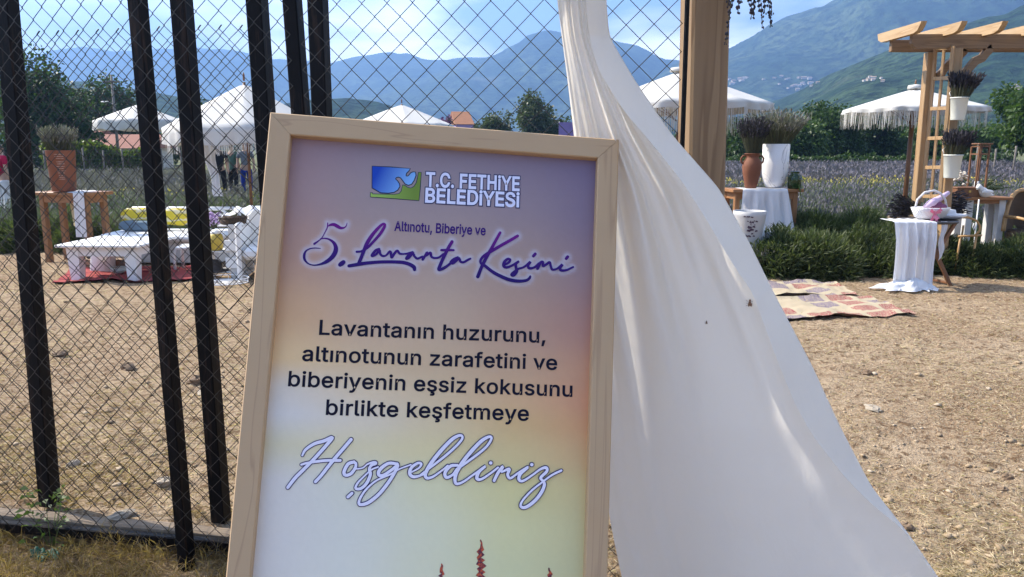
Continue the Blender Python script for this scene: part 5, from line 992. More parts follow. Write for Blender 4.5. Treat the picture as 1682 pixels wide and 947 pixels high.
# ------------------------------------------------------------------ pergola with trellis
d0 = 9.7
pg = thing("pergola", "open honey coloured wooden pergola with short rafters at the right edge", "pergola", (0, 0, 0))
bz = P(1500, 68, d0).z
x0 = P(1496, 68, d0).x
mb = MB(); hb = .165; xL = x0; xR = x0+3.2
mb.add([(xL+.05, d0-.035, bz-hb/2), (xR, d0-.035, bz-hb/2), (xR, d0-.035, bz+hb/2), (xL, d0-.035, bz+hb/2), (xL, d0-.035, bz-.02), (xL+.05, d0+.035, bz-hb/2), (xR, d0+.035, bz-hb/2), (xR, d0+.035, bz+hb/2), (xL, d0+.035, bz+hb/2), (xL, d0+.035, bz-.02)],
       [(0, 1, 2, 3, 4), (9, 8, 7, 6, 5), (0, 5, 6, 1), (2, 7, 8, 3), (3, 8, 9, 4), (4, 9, 5, 0), (1, 6, 7, 2)]); mb.build("front_beam", PINE_X_SHADED, pg)
mb = MB(); xq = P(1463, 68, d0+.42).x; mb.box(((xq+xR)/2, d0+.42, bz), (xR-xq, .07, hb-.02), None, .006); mb.build("rear_beam", PINE_X_SHADED, pg)
for k, px in enumerate((1517, 1583.5, 1650.5, 1718, 1786, 1854)):
    nf = P(px, 47, d0-.42); x = nf.x; zt = bz+hb/2+.035; y0, y1 = d0-.42, d0+.66; hh = .115
    prof = [(y0, zt+hh*.5), (y0+.02, zt+hh*.2), (y0+.075, zt-hh*.30), (y0+.10, zt-hh*.36), (y0+.16, zt-hh*.5), (y1-.12, zt-hh*.5), (y1-.03, zt-hh*.2), (y1, zt+hh*.5)]
    w2 = .034; m = len(prof); vs = [(x-w2, y, z) for y, z in prof]+[(x+w2, y, z) for y, z in prof]
    mb = MB(); mb.add(vs, [tuple(range(m-1, -1, -1)), tuple(range(m, 2*m))]+[(i, (i+1) % m, m+(i+1) % m, m+i) for i in range(m)]); o = mb.build("rafter", PINE_Y_LIT, pg)
    bm = bmesh.new(); bm.from_mesh(o.data); bmesh.ops.recalc_face_normals(bm, faces=bm.faces); bm.to_mesh(o.data); bm.free()
def stick(name, p0, p1, dd0, dd1, w_, dep, m=PINE, parent=pg, up=(0, -1, 0), z0=None):
    a, b_ = P(*p0, dd0), P(*p1, dd1)
    mb = MB(); mb.beam(b_, a, w_, dep, .005, up=up); return mb.build(name, m, parent)
zb = bz-hb/2
def to_floor(p0, p1, dd, w_, dep, name="post"):
    A, B = P(*p0, dd), P(*p1, dd); k = (A-B)/(A.z-B.z); mb = MB(); mb.beam(B+k*(-.1-B.z), B+k*(zb+.002-B.z), w_, dep, .006, up=(0, -1, 0)); return mb.build(name, PINE, pg)
to_floor((1571, 90), (1553, 330), d0+.0, .105, .10)
to_floor((1526, 90), (1505, 330), d0+.42, .082, .11)
to_floor((1760, 90), (1745, 330), d0+.0, .105, .10)
# trellis between the posts: two outer stiles, one middle stile, rungs
tr = MB()
A0, A1 = P(1537, 78, d0+.36), P(1515, 332, d0+.36); B0, B1 = P(1566, 76, d0-.08), P(1543, 332, d0-.08)
for f in (0, .5, 1): tr.beam(A1.lerp(B1, f), A0.lerp(B0, f), .045 if f != .5 else .035, .04 if f != .5 else .03, .004, up=(.7, -.7, 0))
for i in range(6):
    f = i/5*.955+.005; tr.beam(A0.lerp(A1, f), B0.lerp(B1, f), .03, .045, .003)
tr.build("trellis", PINE, pg)
for (pp, dd) in ((((1572, 121), (1584, 118), (1592, 108), (1601, 98), (1612, 93), (1619, 84), (1626, 77)), d0), (((1538, 124), (1546, 118), (1552, 108), (1560, 101), (1572, 92), (1584, 80)), d0+.42)):
    mb = MB(); q = [P(a, b_, dd) for a, b_ in pp]; q = [Vector(v[:3]) for v in catmull([list(v) for v in q], 5)] if False else q
    w2 = .035; top = [v+Vector((-.015, 0, .03)) for v in q]; bot = [v+Vector((.03, 0, -.055)) for v in q]; m = len(q); vs = []
    for s_ in (-w2, w2): vs += [v+Vector((0, s_, 0)) for v in top]+[v+Vector((0, s_, 0)) for v in bot]
    fs = []
    for i in range(m-1):
        fs += [(i, i+1, m+i+1, m+i), (2*m+i+1, 2*m+i, 3*m+i, 3*m+i+1), (i+1, i, 2*m+i, 2*m+i+1), (m+i, m+i+1, 3*m+i+1, 3*m+i)]
    fs += [(0, m, 3*m, 2*m), (m-1, 3*m-1, 4*m-1, 2*m-1)]
    mb.add(vs, fs); o = mb.build("curved_brace", PINE_X_SHADED, pg)
    bm = bmesh.new(); bm.from_mesh(o.data); bmesh.ops.recalc_face_normals(bm, faces=bm.faces); bm.to_mesh(o.data); bm.free()

# ------------------------------------------------------------------ lavender bundles, vases
DARKLAV = leaf("dried_lavender_spike", (.021, .019, .026), (.052, .047, .060), .1, .85); DARKSTEM = leaf("dried_lavender_stem", (.05, .055, .035), (.10, .10, .06), .1, .8); SAGE = leaf("sage_sprig", (.10, .105, .085), (.19, .19, .165), .15, .8, (.13, .11, .13))
def bouquet(label, c, H, spread, n, seed, m1, m2, name="lavender_bouquet", lean=(0, 0), stemr=.004, spike=(.05, .09), sw=.018, base=.04, rot=None):
    rng = np.random.default_rng(seed); t = thing(name, label, "dried flowers", c); az = rng.uniform(0, 2*PI, n); r_ = rng.uniform(0, 1, n)**.6
    D = np.stack([np.cos(az)*r_*spread+lean[0], np.sin(az)*r_*spread+lean[1], np.ones(n)], 1); D = unit(D)
    B = np.stack([np.cos(az)*r_*base, np.sin(az)*r_*base, -.08+0*az], 1); L = H*rng.uniform(.65, 1.05, n)+.08
    if rot is not None: Rm = np.array(rot); B = B@Rm.T; D = D@Rm.T
    v, q = blades_arr(B, D, L, stemr*rng.uniform(.8, 1.6, n), .06, rng); mesh_np("stems", v, q, m2, t)
    V = []; 
    for k in range(3):
        f = L*(.72+.12*k); TB = B+D*f[:, None]; TB[:, 2] -= .06*L*(f/L)**2; DD = D+rng.normal(size=D.shape)*.25; V.append(blades_arr(TB, DD, rng.uniform(*spike, n), sw*rng.uniform(.7, 1.3, n), .08, rng))
    mesh_np("spikes", *joined(V), m1, t); return t
# hanging sprigs at the top of the entrance post
def sprig_bundle(label, anchor, paths, seed):
    t = thing("hanging_lavender", label, "dried flowers", anchor); rd = random.Random(seed); st = MB(); fl = MB()
    for tip in paths:
        tipv = Vector(tip)-anchor; mid = tipv*.45+Vector((tipv.x*.25, 0, .04)); pts_ = []
        for k in range(15):
            u = k/14; p = mid*(2*u*(1-u))+tipv*u*u; pts_.append(p)
        st.tube(pts_, [.0011]*15, 5)
        k = 1.0; L = tipv.length
        u = 1.0; gap = .0085
        while u > max(.25, 1-.17/L):
            p = mid*(2*u*(1-u))+tipv*u*u; s_ = rd.uniform(.0032, .0058)*(.65 if u > .97 else 1)
            for j in range(3): fl.ball(p+Vector((rd.uniform(-1, 1)*.0042, rd.uniform(-1, 1)*.0042, rd.uniform(-1, 1)*.003)), s_*.72, 6, 4, (1, 1, 1.3), .4)
            gap *= 1.03; u -= gap*rd.uniform(1.0, 1.5)/L
    st.build("stems", DARKSTEM, t); fl.build("flower_heads", plain("dark_lavender_bud", (.045, .04, .055), .9, .4, 60), t); return t
dd = 2.36
sprig_bundle("dried lavender bunch hanging from the crossbar at the top of the wooden post", P(1228, -120, dd), [P(a, b_, dd+o_) for a, b_, o_ in ((1192, 71, 0), (1198, 30, .02), (1212, 22, -.03), (1195, 12, .03), (1203, 8, .05), (1234, 30, -.02), (1238, 29, .04), (1252, 45, .0), (1266, 43, .03), (1247, 17, -.04), (1256, 21, .02), (1268, 22, -.03), (1240, 10, .05), (1230, 8, .06), (1262, 2, .01), (1218, 4, -.02))], 4)

TERRA = plain("terracotta", (.19, .066, .030), .75, .3, 7, .2, 50)
_m = Mat("white_marble", (.8, .79, .78), .35); co = _m.co(); vn = _m.noise(co, 2.0, 5, .5, 1.2); _m.color(_m.mix(_m.ramp(vn, [(.488, 0.0), (.5, .75), (.512, 0.0)]), (.8, .79, .785), (.25, .25, .27))); MARBLE = _m.m

def table(name, label, c, rz, w_, d_, h_, leg, top, m_top, m_leg, apron=.09, group=None, over=.06):
    t = thing(name, label, "table", c, rz, group); mb = MB(); mb.box((0, 0, h_-top/2), (w_, d_, top), None, .006); mb.build("tabletop", m_top, t)
    if apron: mb = MB(); mb.box((0, 0, h_-top-apron/2-.001), (w_-2*over-.02, d_-2*over-.02, apron)); mb.build("apron", m_top, t)
    for sx in (-1, 1):
        for sy in (-1, 1):
            mb = MB(); mb.box((sx*(w_/2-over-leg/2), sy*(d_/2-over-leg/2), (h_-top)/2-.012), (leg, leg, h_-top+.02), None, .004); mb.build("leg", m_leg, t)
    return t
def drape(name, label, cat, fn, nu, nv, m=WHITE_CLOTH, group=None, parent=None):
    mb = MB(); mb.grid(fn, nu, nv); o = mb.build(name, m, parent)
    if parent is None: tag(o, label, cat, group)
    return o
# --- right: tall table with vases
c = XY(1243, 11.3); TZ = 1.0
table("bar_table", "tall orange wooden table carrying the marbled vase and amphora", c, .12, 1.06, .55, TZ, .07, .045, TEAK_X, TEAK, .1, "tall wooden bar tables")
cx_ = XY(1243, 11.0).x
def f1(u, v):
    s_ = v*1.55; x = lerp(-.315, .315, u)+.06*max(0, s_-.5)*(u-.3)*2; fold = .028*math.sin(u*19+v*2)+.018*math.sin(u*41+1)
    if s_ < .5: return (cx_+x+.05, 11.38-s_*.80*.99+(0), TZ+.004+.004*math.sin(u*14))
    k = s_-.5; return (cx_+x+.05+.16*k*(u-.35), 10.985-.03-fold*min(1, k*4)-.05*k, TZ+.004-k*.90)
drape("table_runner", "white cloth hanging to the ground over the orange vase table", "cloth", f1, 40, 44)
q = XY(1233, 11.12, TZ); t = thing("amphora", "brown terracotta amphora with two small handles on the vase table", "vase", (q.x, q.y, TZ+.012))
mb = MB(); mb.lathe([(.075, 0), (.085, .02), (.10, .10), (.125, .22), (.135, .30), (.125, .37), (.095, .415), (.085, .44), (.10, .475), (.115, .485), (.11, .49), (.08, .47), (.07, .40)], n=28); mb.build("body", TERRA, t)
for s_ in (-1, 1): mb = MB(); mb.tube([(s_*.088, 0, .455), (s_*.135, 0, .455), (s_*.16, 0, .42), (s_*.155, 0, .37), (s_*.125, 0, .345)], .013, 8); mb.build("handle", TERRA, t)
bouquet("dark dried lavender standing in the terracotta amphora", Vector((q.x, q.y, TZ+.50)), .50, .36, 420, 11, DARKLAV, DARKSTEM, base=.06)
q2 = XY(1271, 11.32, TZ); t = thing("marble_vase", "tall white marbled vase standing right of the amphora", "vase", (q2.x, q2.y, TZ+.01))
mb = MB(); mb.lathe([(.10, 0), (.125, .02), (.155, .08), (.178, .18), (.186, .32), (.19, .62), (.182, .625), (.175, .60), (.16, .3), (.1, .06)], n=32); mb.build("body", MARBLE, t)
bouquet("loose grey lavender spreading out of the marbled vase", Vector((q2.x, q2.y, TZ+.60)), .54, .62, 600, 12, SAGE, DARKSTEM, base=.12)
q3 = XY(1305, 11.15, TZ); t = thing("glass_jar", "dark green glass jar at the right end of the vase table", "jar", (q3.x-.005, q3.y, TZ+.001))
gm = Mat("green_glass", (.05, .10, .03), .08); gm.b.inputs["Transmission Weight"].default_value = .55
mb = MB(); mb.lathe([(.08, 0), (.092, .01), (.095, .16), (.085, .19), (.06, .205), (.062, .24), (.068, .245), (.055, .24), (.05, .2), (.085, .16), (.082, .02)], n=24); mb.build("jar", gm.m, t)
mb = MB(); mb.tube([(.03, -.093, .06), (.05, -.10, -.02), (.055, -.11, -.09)], [.008, .012, .004], 6); mb.build("drooping_sprig", leaf("jar_sprig", (.06, .10, .02), (.1, .15, .03)), t)
# white tub, stand, jug
q = XY(1226, 9.75); t = thing("tall_white_planter", "tall tapered white planter with dark motifs, half hidden by the curtain", "planter", (q.x, q.y, 0), .1)
pz = .80
mb = MB(); mb.lathe([(.10, 0), (.12, .01), (.135, .25), (.165, .50), (.20, .74), (.205, pz), (.193, pz), (.18, .72), (.1, .1)], n=32); mb.build("body", plain("grey_enamel", (.44, .43, .42), .5, .1, 5), t)
mb = MB(); rd = random.Random(5)
for (cu, cz_, n_, sc) in ((-.25, .74, 3, .013), (.05, .735, 3, .015), (.1, .66, 8, .015), (.16, .59, 14, .018), (.02, .5, 7, .015)):
    for k in range(n_):
        a = -PI/2-.30+cu+rd.uniform(-.28, .28)*(.5 if n_ < 4 else 1); zz = cz_+(rd.uniform(-.03, .03) if n_ > 3 else 0); rr_ = ip(zz, [(.25, .137), (.50, .167), (.74, .202)])+.001
        p = Vector((rr_*math.cos(a), rr_*math.sin(a), zz)); tx = Vector((-math.sin(a), math.cos(a), 0)); up_ = Vector((0, 0, 1)); ang = rd.uniform(-.5, .5); w_ = sc*rd.uniform(.6, 1.2)
        e1 = tx*math.cos(ang)+up_*math.sin(ang); e2 = up_*math.cos(ang)-tx*math.sin(ang); nrm = Vector((math.cos(a), math.sin(a), 0))*.0025
        mb.add([p-e1*w_-e2*w_*.5+nrm, p+e1*w_-e2*w_*.5+nrm, p+e1*w_*.7+e2*w_*.5+nrm, p-e1*w_*.8+e2*w_*.5+nrm], [(0, 1, 2, 3)])
mb.build("printed_motif", plain("motif_ink", (.06, .03, .05), .6), t)
q = XY(1250, 9.85); zst = .34; t = thing("low_stand", "low white stand between the tall white planter and a dark bush", "stand", (q.x, q.y, 0))
mb = MB(); mb.lathe([(.17, zst-.03), (.18, zst-.025), (.18, zst), (.0, zst)], n=20); mb.build("top", GREY_WHITE, t)
for k in range(3): a = k*2.1+.5; mb = MB(); mb.tube([(.12*math.cos(a), .12*math.sin(a), zst-.03), (.17*math.cos(a), .17*math.sin(a), -.02)], .012, 8); mb.build("leg", GREY_WHITE, t)
t = thing("jug", "small white handled jug on the low white stand", "jug", (q.x-.055, q.y-.03, zst+.001)); mb = MB(); mb.lathe([(.05, 0), (.066, .03), (.07, .12), (.055, .19), (.062, .235), (.052, .232), (.045, .19), (.05, .05)], n=20); mb.build("body", WHITE_PLASTIC, t)
mb = MB(); mb.tube([(-.05, 0, .21), (-.10, 0, .19), (-.105, 0, .11), (-.065, 0, .06)], .009, 8); mb.build("handle", WHITE_PLASTIC, t)
o = MB().box((0, 0, .09), (.10, .08, .18), None, .01).build("tin_box", plain("grey_tin", (.42, .43, .42), .45, .1)); o.location = (q.x+.075, q.y-.02, zst+.001); tag(o, "small grey tin box standing right of the white jug", "tin")
q = XY(1240, 9.55); bouquet("lavender tuft growing at the foot of the tall white planter", Vector((q.x, q.y, .04)), .34, .45, 160, 13, SAGE, DARKSTEM, base=.05)

# --- rugs
def rug_mat(name, seed, cells):
    m = Mat(name, (.5, .42, .3), .95, 0, .1); co = m.co(); xyz = m.n("ShaderNodeSeparateXYZ", Vector=co); base = m.mix(m.noise(co, 120, 3), (.37, .30, .20), (.44, .37, .26)); cw, ch = cells
    fx = m.math('FRACT', m.math('MULTIPLY', xyz.outputs[0], 1/cw)); fy = m.math('FRACT', m.math('MULTIPLY', xyz.outputs[1], 1/ch))
    def inside(f): return m.math('MULTIPLY', m.ramp(f, [(.10, 0.0), (.115, 1.0)]), m.ramp(f, [(.88, 1.0), (.895, 0.0)]))
    ins = m.math('MULTIPLY', inside(fx), inside(fy))
    wn = m.n("ShaderNodeTexWhiteNoise", noise_dimensions='3D'); fl = m.n("ShaderNodeCombineXYZ"); m.set(fl.inputs[0], m.math('FLOOR', m.math('MULTIPLY', xyz.outputs[0], 1/cw))); m.set(fl.inputs[1], m.math('FLOOR', m.math('MULTIPLY', xyz.outputs[1], 1/ch))); fl.inputs[2].default_value = seed; m.set(wn.inputs[0], fl.outputs[0])
    cc = m.ramp(wn.outputs[0], [(0, (.24, .055, .06)), (.36, (.13, .10, .16)), (.66, (.40, .32, .22))]); m.t.nodes[-1].color_ramp.interpolation = 'CONSTANT'
    wv = m.n("ShaderNodeTexWave", Vector=co, Scale=16.0, Distortion=7.0, Detail=2.0); wv.inputs["Detail Scale"].default_value = 2.5
    f = m.math('MULTIPLY', ins, m.ramp(wv.outputs[1], [(.42, 0.25), (.52, 1.0)]))
    m.color(m.mix(f, base, cc)); m.bump(m.noise(co, 260, 2), .4, .004); return m.m
def rug(label, corners, m, seed):
    q = [G(*p) for p in corners]; c = (q[0]+q[1]+q[2]+q[3])/4; t0 = (q[1]-q[0]); ang = math.atan2(t0.y, t0.x); inv = Matrix.Rotation(-ang, 3, 'Z'); ql = [inv@(v-c) for v in q]; mb = MB(); n1, n2 = 44, 26; cs, sn = math.cos(ang), math.sin(ang)
    def fn(u, v, up_=0):
        p = ql[0].lerp(ql[1], u).lerp(ql[3].lerp(ql[2], u), v); wx = c.x+p.x*cs-p.y*sn; wy = c.y+p.x*sn+p.y*cs
        ed = min(u, 1-u, v, 1-v); return Vector((p.x, p.y, float(gz(wx, wy))+.022+.010*math.sin(u*13+v*4+seed)+.008*math.sin(v*17+u*5)+(.01 if ed < .02 else 0)))
    mb.grid(fn, n1, n2); b_ = len(mb.v); mb.grid(lambda u, v: fn(u, v)-Vector((0, 0, .009)), n1, n2, flip=True)
    o = mb.build("rug", m); o.location = (c.x, c.y, 0); o.rotation_euler = (0, 0, ang); sol = None; tag(o, label, "rug"); return o
RUGM = rug_mat("kilim_weave", 3.0, (.30, .27)); RUGM2 = rug_mat("kilim_weave_pale", 8.0, (.34, .28))
rug("cream kilim rug with red and purple panels, its corner pointing into the yard", [(1225, 527), (1506, 519), (1424, 488.5), (1215, 491)], RUGM, 1)
rug("farther cream kilim rug with red and purple panels against the dark bushes", [(1215, 489.5), (1408, 486.5), (1371, 466), (1225, 466)], RUGM2, 2)

# --- white draped round table
dT = 8.95; q = XY(1514, dT); tz = .765; RT = .31
t = thing("folding_table", "round dark folding table with crossed wooden legs under the long white cloth", "table", (q.x, q.y, 0), .25)
mb = MB(); mb.lathe([(.0, tz-.03), (RT, tz-.03), (RT+.008, tz-.02), (RT+.008, tz-.006), (RT, tz), (0, tz)], n=36); mb.build("tabletop", plain("dark_table_top", (.05, .04, .035), .4), t)
for s_ in (-1, 1):
    for k in (-1, 1): mb = MB(); mb.beam((k*.25, s_*.17, -.01), (-k*.22, s_*.17, tz-.03), .03, .045); mb.build("leg", POLE_WOOD, t)
for k in (-1, 1): mb = MB(); mb.beam((k*.24, -.17, .03), (k*.24, .17, .03), .035, .03); mb.build("foot_bar", POLE_WOOD, t)
q = Vector((q.x, q.y, 0)); xl, xr = P(1471, 400, 8.55).x, P(1541, 400, 8.55).x
def f2(u, v):
    s_ = v*1.28; x = lerp(xl, xr, u); fold = .040*math.sin(u*27+v*.8)+.018*math.sin(u*61+2)
    if s_ < .34: return (x+.006*math.sin(v*40), q.y+.02-s_, tz+.006+.003*math.sin(u*30))
    k = min(s_-.34, .74); a = min(1, k*5); waist = 1-.05*math.sin(PI*min(1, k/.74))
    xm = (xl+xr)/2-.03*k; y = q.y-.335-.02*a - fold*a; z = tz+.004-k
    if s_-.34 > .74: e = s_-.34-.74; y -= e*.8; z = max(.03, tz-.74-e*.2)+.012*math.sin(u*33)
    return (xm+(x-xm)*waist*(1-.04*k), y, z)
drape("white_drape", "white cloth falling in straight folds over the front of the round table", "cloth", f2, 90, 60)
def f3(u, v):                                                   # crumpled heap at its foot
    a = u*2*PI; r_ = v; lob = 1+.22*math.sin(a*3+1)+.13*math.sin(a*7)+.10*math.sin(a*11+2)
    x = (lerp(xl, xr, .5)-.05)+math.cos(a)*r_*lob*(.27+.12*(math.cos(a) < 0)*abs(math.cos(a))); y = q.y-.41+math.sin(a)*r_*lob*.15
    h_ = (1-r_**2)*.075+.16*max(0, float(fbm(x*13+3, y*17, 3, 5))-.38)*(1.1-r_)+.035*abs(math.sin(a*6+r_*9))*(1-r_*.75)*min(1, r_*3); return (x, y, max(.010, h_)+.012)
drape("cloth_heap", "crumpled end of white cloth heaped on the dirt below the round table", "cloth", f3, 72, 22)
t = thing("white_tail", "thin white cloth strip hanging at the right edge of the round table", "cloth"); tx = P(1541, 372, 8.75).x
mb = MB(); mb.grid(lambda u, v: (tx+lerp(-.03, .045, u)*(1-.35*v)+.012*math.sin(v*9), q.y-.30+.012*math.sin(u*9), tz+.006-v*(.46-.10*u)), 8, 20); mb.build("strip", WHITE_CLOTH, t)
t = thing("serving_tray", "flat black tray with white rim under the white basket", "tray", (q.x+.12, q.y+.0, tz+.012), .1)
mb = MB(); mb.lathe([(0, 0), (.20, 0), (.225, .014), (.232, .014), (.205, -.004), (0, -.004)], n=32, sx=1.15, sy=.75); mb.build("dish", plain("black_tray", (.03, .03, .035), .35), t)
_wk = Mat("white_wicker", (.78, .76, .75), .6); _wv = _wk.n("ShaderNodeTexWave", Vector=_wk.co(), Scale=26.0, Distortion=1.5); _wk.bump(_wv.outputs[1], .8, .008); WICKER_W = _wk.m
bx = P(1527, 350, dT-.05).x; t = thing("white_basket", "white wicker basket with tall handle and pink bow on the draped table", "basket", (bx, dT-.06, tz+.016), .1)
mb = MB(); mb.lathe([(.13, 0), (.16, .02), (.19, .09), (.205, .125), (.195, .13), (.175, .10), (.14, .03), (0, .03)], n=32, sx=1.1, sy=.75); mb.build("bowl", WICKER_W, t)
mb = MB(); mb.tube([(-.19, 0, .11), (-.17, 0, .22), (-.09, 0, .30), (0.02, 0, .32), (.10, 0, .29), (.17, 0, .21), (.20, 0, .11)], .013, 8); mb.build("handle", WICKER_W, t)
pk = plain("pink_ribbon", (.72, .22, .32), .6, .15, 8); mb = MB(); bc = Vector((-.06, -.165, .07))
for (dx, dz) in ((-.06, .045), (.07, .05), (-.04, -.085), (.03, -.10)):
    e = bc+Vector((dx, -.02, dz)); w_ = Vector((dz, 0, -dx)).normalized()*.022; mb.add([bc-w_*.3, bc+w_*.3, e+w_, e-w_], [(0, 1, 2, 3)]); mb.add([bc-w_*.3+Vector((0, -.012, 0)), bc+w_*.3+Vector((0, -.012, 0)), bc.lerp(e, .6)+w_*1.1+Vector((0, -.03, 0)), bc.lerp(e, .6)-w_*1.1+Vector((0, -.03, 0))], [(0, 1, 2, 3)])
mb.ball(bc+Vector((0, -.012, 0)), .016, 8, 6); mb.build("bow", pk, t)
rd = random.Random(6); pm = plain("mauve_sachet", (.20, .06, .13), .8, .4, 20); pl_ = plain("lilac_tulle", (.62, .46, .60), .8, .15, 12)
for k, (dx, dy, dz, s_) in enumerate(((-.02, -.02, .12, .055), (.07, .0, .125, .06), (.12, -.02, .11, .045), (.03, .04, .13, .05))):
    o = MB().ball((0, 0, 0), s_, 12, 8, (1.1, .9, .8), .2).build("lavender_sachet", pm); o.location = (bx+dx, dT-.06+dy, tz+dz+.04); tag(o, "dark mauve lavender sachet lying in the white basket", "sachet", "sachets in the white basket")
mb = MB(); mb.tube([P(1519, 341, dT-.1), P(1530, 333, dT-.1), P(1545, 325, dT), P(1558, 316, dT+.05)], [.03, .045, .035, .022], 10); o = mb.build("tulle_wrap", pl_); tag(o, "lilac tulle wrap sticking up out of the white basket", "tulle")
mb = MB(); mb.lathe([(0, 0), (.12, 0), (.16, .02), (.165, .035), (.13, .04), (.06, .05), (.05, .09), (0, .1)], n=24, sx=1.2, sy=.8, wob=.04); o = mb.build("folded_cloth", WHITE_CLOTH); o.location = (P(1562, 350, dT).x, dT+.02, tz+.02); tag(o, "bundled white cloth on the black tray right of the basket", "cloth")

# --- low bench with dried lavender behind the draped table
q = XY(1500, 10.0); table("plank_bench", "weathered wooden bench with dark lavender bundles at the foot of the trellis", Vector((q.x, q.y+.02, 0)), .05, .62, .34, .70, .07, .04, plain("weathered_plank", (.2, .15, .1), .9), plain("weathered_plank_leg", (.24, .18, .12), .9), .12)
rl = Matrix.Rotation(-1.35, 3, 'Y'); rr_ = Matrix.Rotation(1.35, 3, 'Y')
bouquet("dark lavender bundle lying on the bench, pointing left", Vector((q.x+.02, q.y-.02, .78)), .36, .30, 240, 21, DARKLAV, DARKSTEM, rot=rl)
bouquet("dark lavender bundle lying on the bench, pointing right", Vector((q.x+.06, q.y-.04, .80)), .50, .26, 260, 22, DARKLAV, DARKSTEM, rot=rr_)

# --- hanging white buckets on the pergola post
def bucket(label, px, y0, y1, d, r_, seed, lab2, dens=1.0, lean=(.12, -.05)):
    a = P(px, y0, d); b_ = P(px, y1, d); H = a.z-b_.z; t = thing("hanging_bucket", label, "bucket", (b_.x, b_.y, b_.z), 0, "white buckets hanging on the pergola")
    mb = MB(); mb.lathe([(r_*.76, 0), (r_*.78, .006), (r_, H), (r_*1.05, H+.004), (r_*1.04, H-.014), (r_*.97, H-.01), (r_*.72, .02), (0, .02)], n=28); mb.build("pail", plain("cream_enamel", (.66, .66, .57), .4, .06, 5), t)
    mb = MB(); mb.tube([(-r_, 0, H*.96), (-r_*1.02, .05, H+.06), (-.02, .085, H+.13), (r_*1.02, .05, H+.06), (r_, 0, H*.96)], .004, 6); mb.build("handle", plain("bucket_wire", (.5, .5, .48), .4, .1, 5, .1, 50, .6), t)
    bouquet(lab2, Vector((b_.x, b_.y, b_.z+H*.96)), .30, .34, int(300*dens), seed, DARKLAV, DARKSTEM, base=.07, lean=lean)
bucket("upper white bucket hanging on the pergola post", 1572.5, 160, 197, d0-.20, .098, 31, "dark lavender in the upper hanging bucket")
bucket("lower white bucket hanging on the pergola post", 1562, 254, 292, d0-.20, .105, 32, "dark lavender in the lower hanging bucket", 1.1)

# --- back table with box, lantern, bird
q = XY(1598, 10.7); tz2 = P(1598, 322, 10.7).z
t = table("side_table", "white legged table with wooden top behind the pergola post", Vector((q.x, q.y, 0)), .03, .66, .44, tz2, .09, .04, TEAK_X, GREY_WHITE, .05)
bx = XY(1584, 10.62, tz2).x; t = thing("wooden_box", "brown carved wooden box on the white legged table", "box", (bx, 10.62, tz2+.001)); mb = MB(); mb.box((0, 0, .055), (.34, .22, .11), None, .006); mb.build("case", POLE_WOOD, t); mb = MB(); mb.box((0, 0, .122), (.35, .23, .02), None, .005); mb.build("lid", POLE_WOOD, t)
mb = MB(); mb.box((0, -.117, .075), (.03, .01, .03)); mb.build("clasp", plain("brass", (.5, .36, .12), .35, .2, 9, .1, 50, .9), t)
bx = XY(1612, 10.48, tz2).x; t = thing("bird_figure", "white dove figure perched on the white legged table", "figurine", (bx, 10.48, tz2+.001), .2)
mb = MB(); rings = [(-.085, .115, .012), (-.078, .135, .032), (-.055, .142, .040), (-.03, .115, .05), (0, .075, .066), (.05, .06, .064), (.10, .045, .045), (.15, .03, .022), (.19, .02, .008)]
vs = []; fs = []; nn_ = 14
for (x, z, r_) in rings:
    for k in range(nn_): a = 2*PI*k/nn_; vs.append((x, r_*.8*math.cos(a), z+r_*math.sin(a)))
for i in range(len(rings)-1):
    for k in range(nn_): fs.append((i*nn_+k, i*nn_+(k+1) % nn_, (i+1)*nn_+(k+1) % nn_, (i+1)*nn_+k))
fs += [tuple(range(nn_)), tuple((len(rings)-1)*nn_+k for k in range(nn_-1, -1, -1))]
mb.add(vs, fs, True); mb.tube([(-.083, 0, .13), (-.105, 0, .122)], [.008, .001], 6); mb.build("body", WHITE_PAINT, t)
mb = MB()
for s_ in (-1, 1): mb.ball((.05, s_*.045, .072), .06, 10, 6, (1.5, .25, .55))
mb.build("wings", WHITE_PAINT, t)
bx = XY(1602, 10.82, tz2).x; t = thing("lantern", "tall brown wooden frame lantern on the white legged table", "lantern", (bx, 10.82, tz2), .15); lh = .70
mb = MB()
for sx in (-1, 1):
    for sy in (-1, 1): mb.box((sx*.075, sy*.075, lh/2), (.02, .02, lh))
for z in (.01, lh*.82, lh*.97):
    for s_ in (-1, 1): mb.box((0, s_*.075, z), (.13, .018, .02)); mb.box((s_*.075, 0, z), (.018, .13, .02))
mb.build("frame", POLE_WOOD, t); mb = MB(); mb.box((0, 0, lh+.012), (.21, .21, .02), None, .004); mb.build("roof", POLE_WOOD, t)
mb = MB(); mb.tube([(0, 0, .02), (0, 0, .2)], .03, 12); mb.build("candle", WHITE_PAINT, t)
bx = XY(1578, 10.75, tz2).x; t = thing("white_flowers", "small bunch of pale flowers behind the wooden box", "dried flowers", (bx, 10.78, tz2+.02)); mb = MB(); rd = random.Random(3)
for k in range(26): mb.ball((rd.uniform(-.08, .08), rd.uniform(-.04, .04), rd.uniform(.14, .32)), rd.uniform(.014, .026), 8, 5, (1, 1, .8), .3)
mb.build("blossoms", plain("dry_white_petal", (.58, .52, .44), .9), t); mb = MB()
for k in range(14): mb.tube([(0, 0, 0), (rd.uniform(-.07, .07), rd.uniform(-.03, .03), rd.uniform(.14, .3))], .003, 4)
mb.build("stems", DARKSTEM, t)
q5 = XY(1618, 10.95, tz2); t = thing("palm_fronds", "dark feathery palm fronds spreading behind the white dove", "plant", (q5.x-.1, 10.98, tz2)); rng = np.random.default_rng(9); V_ = []
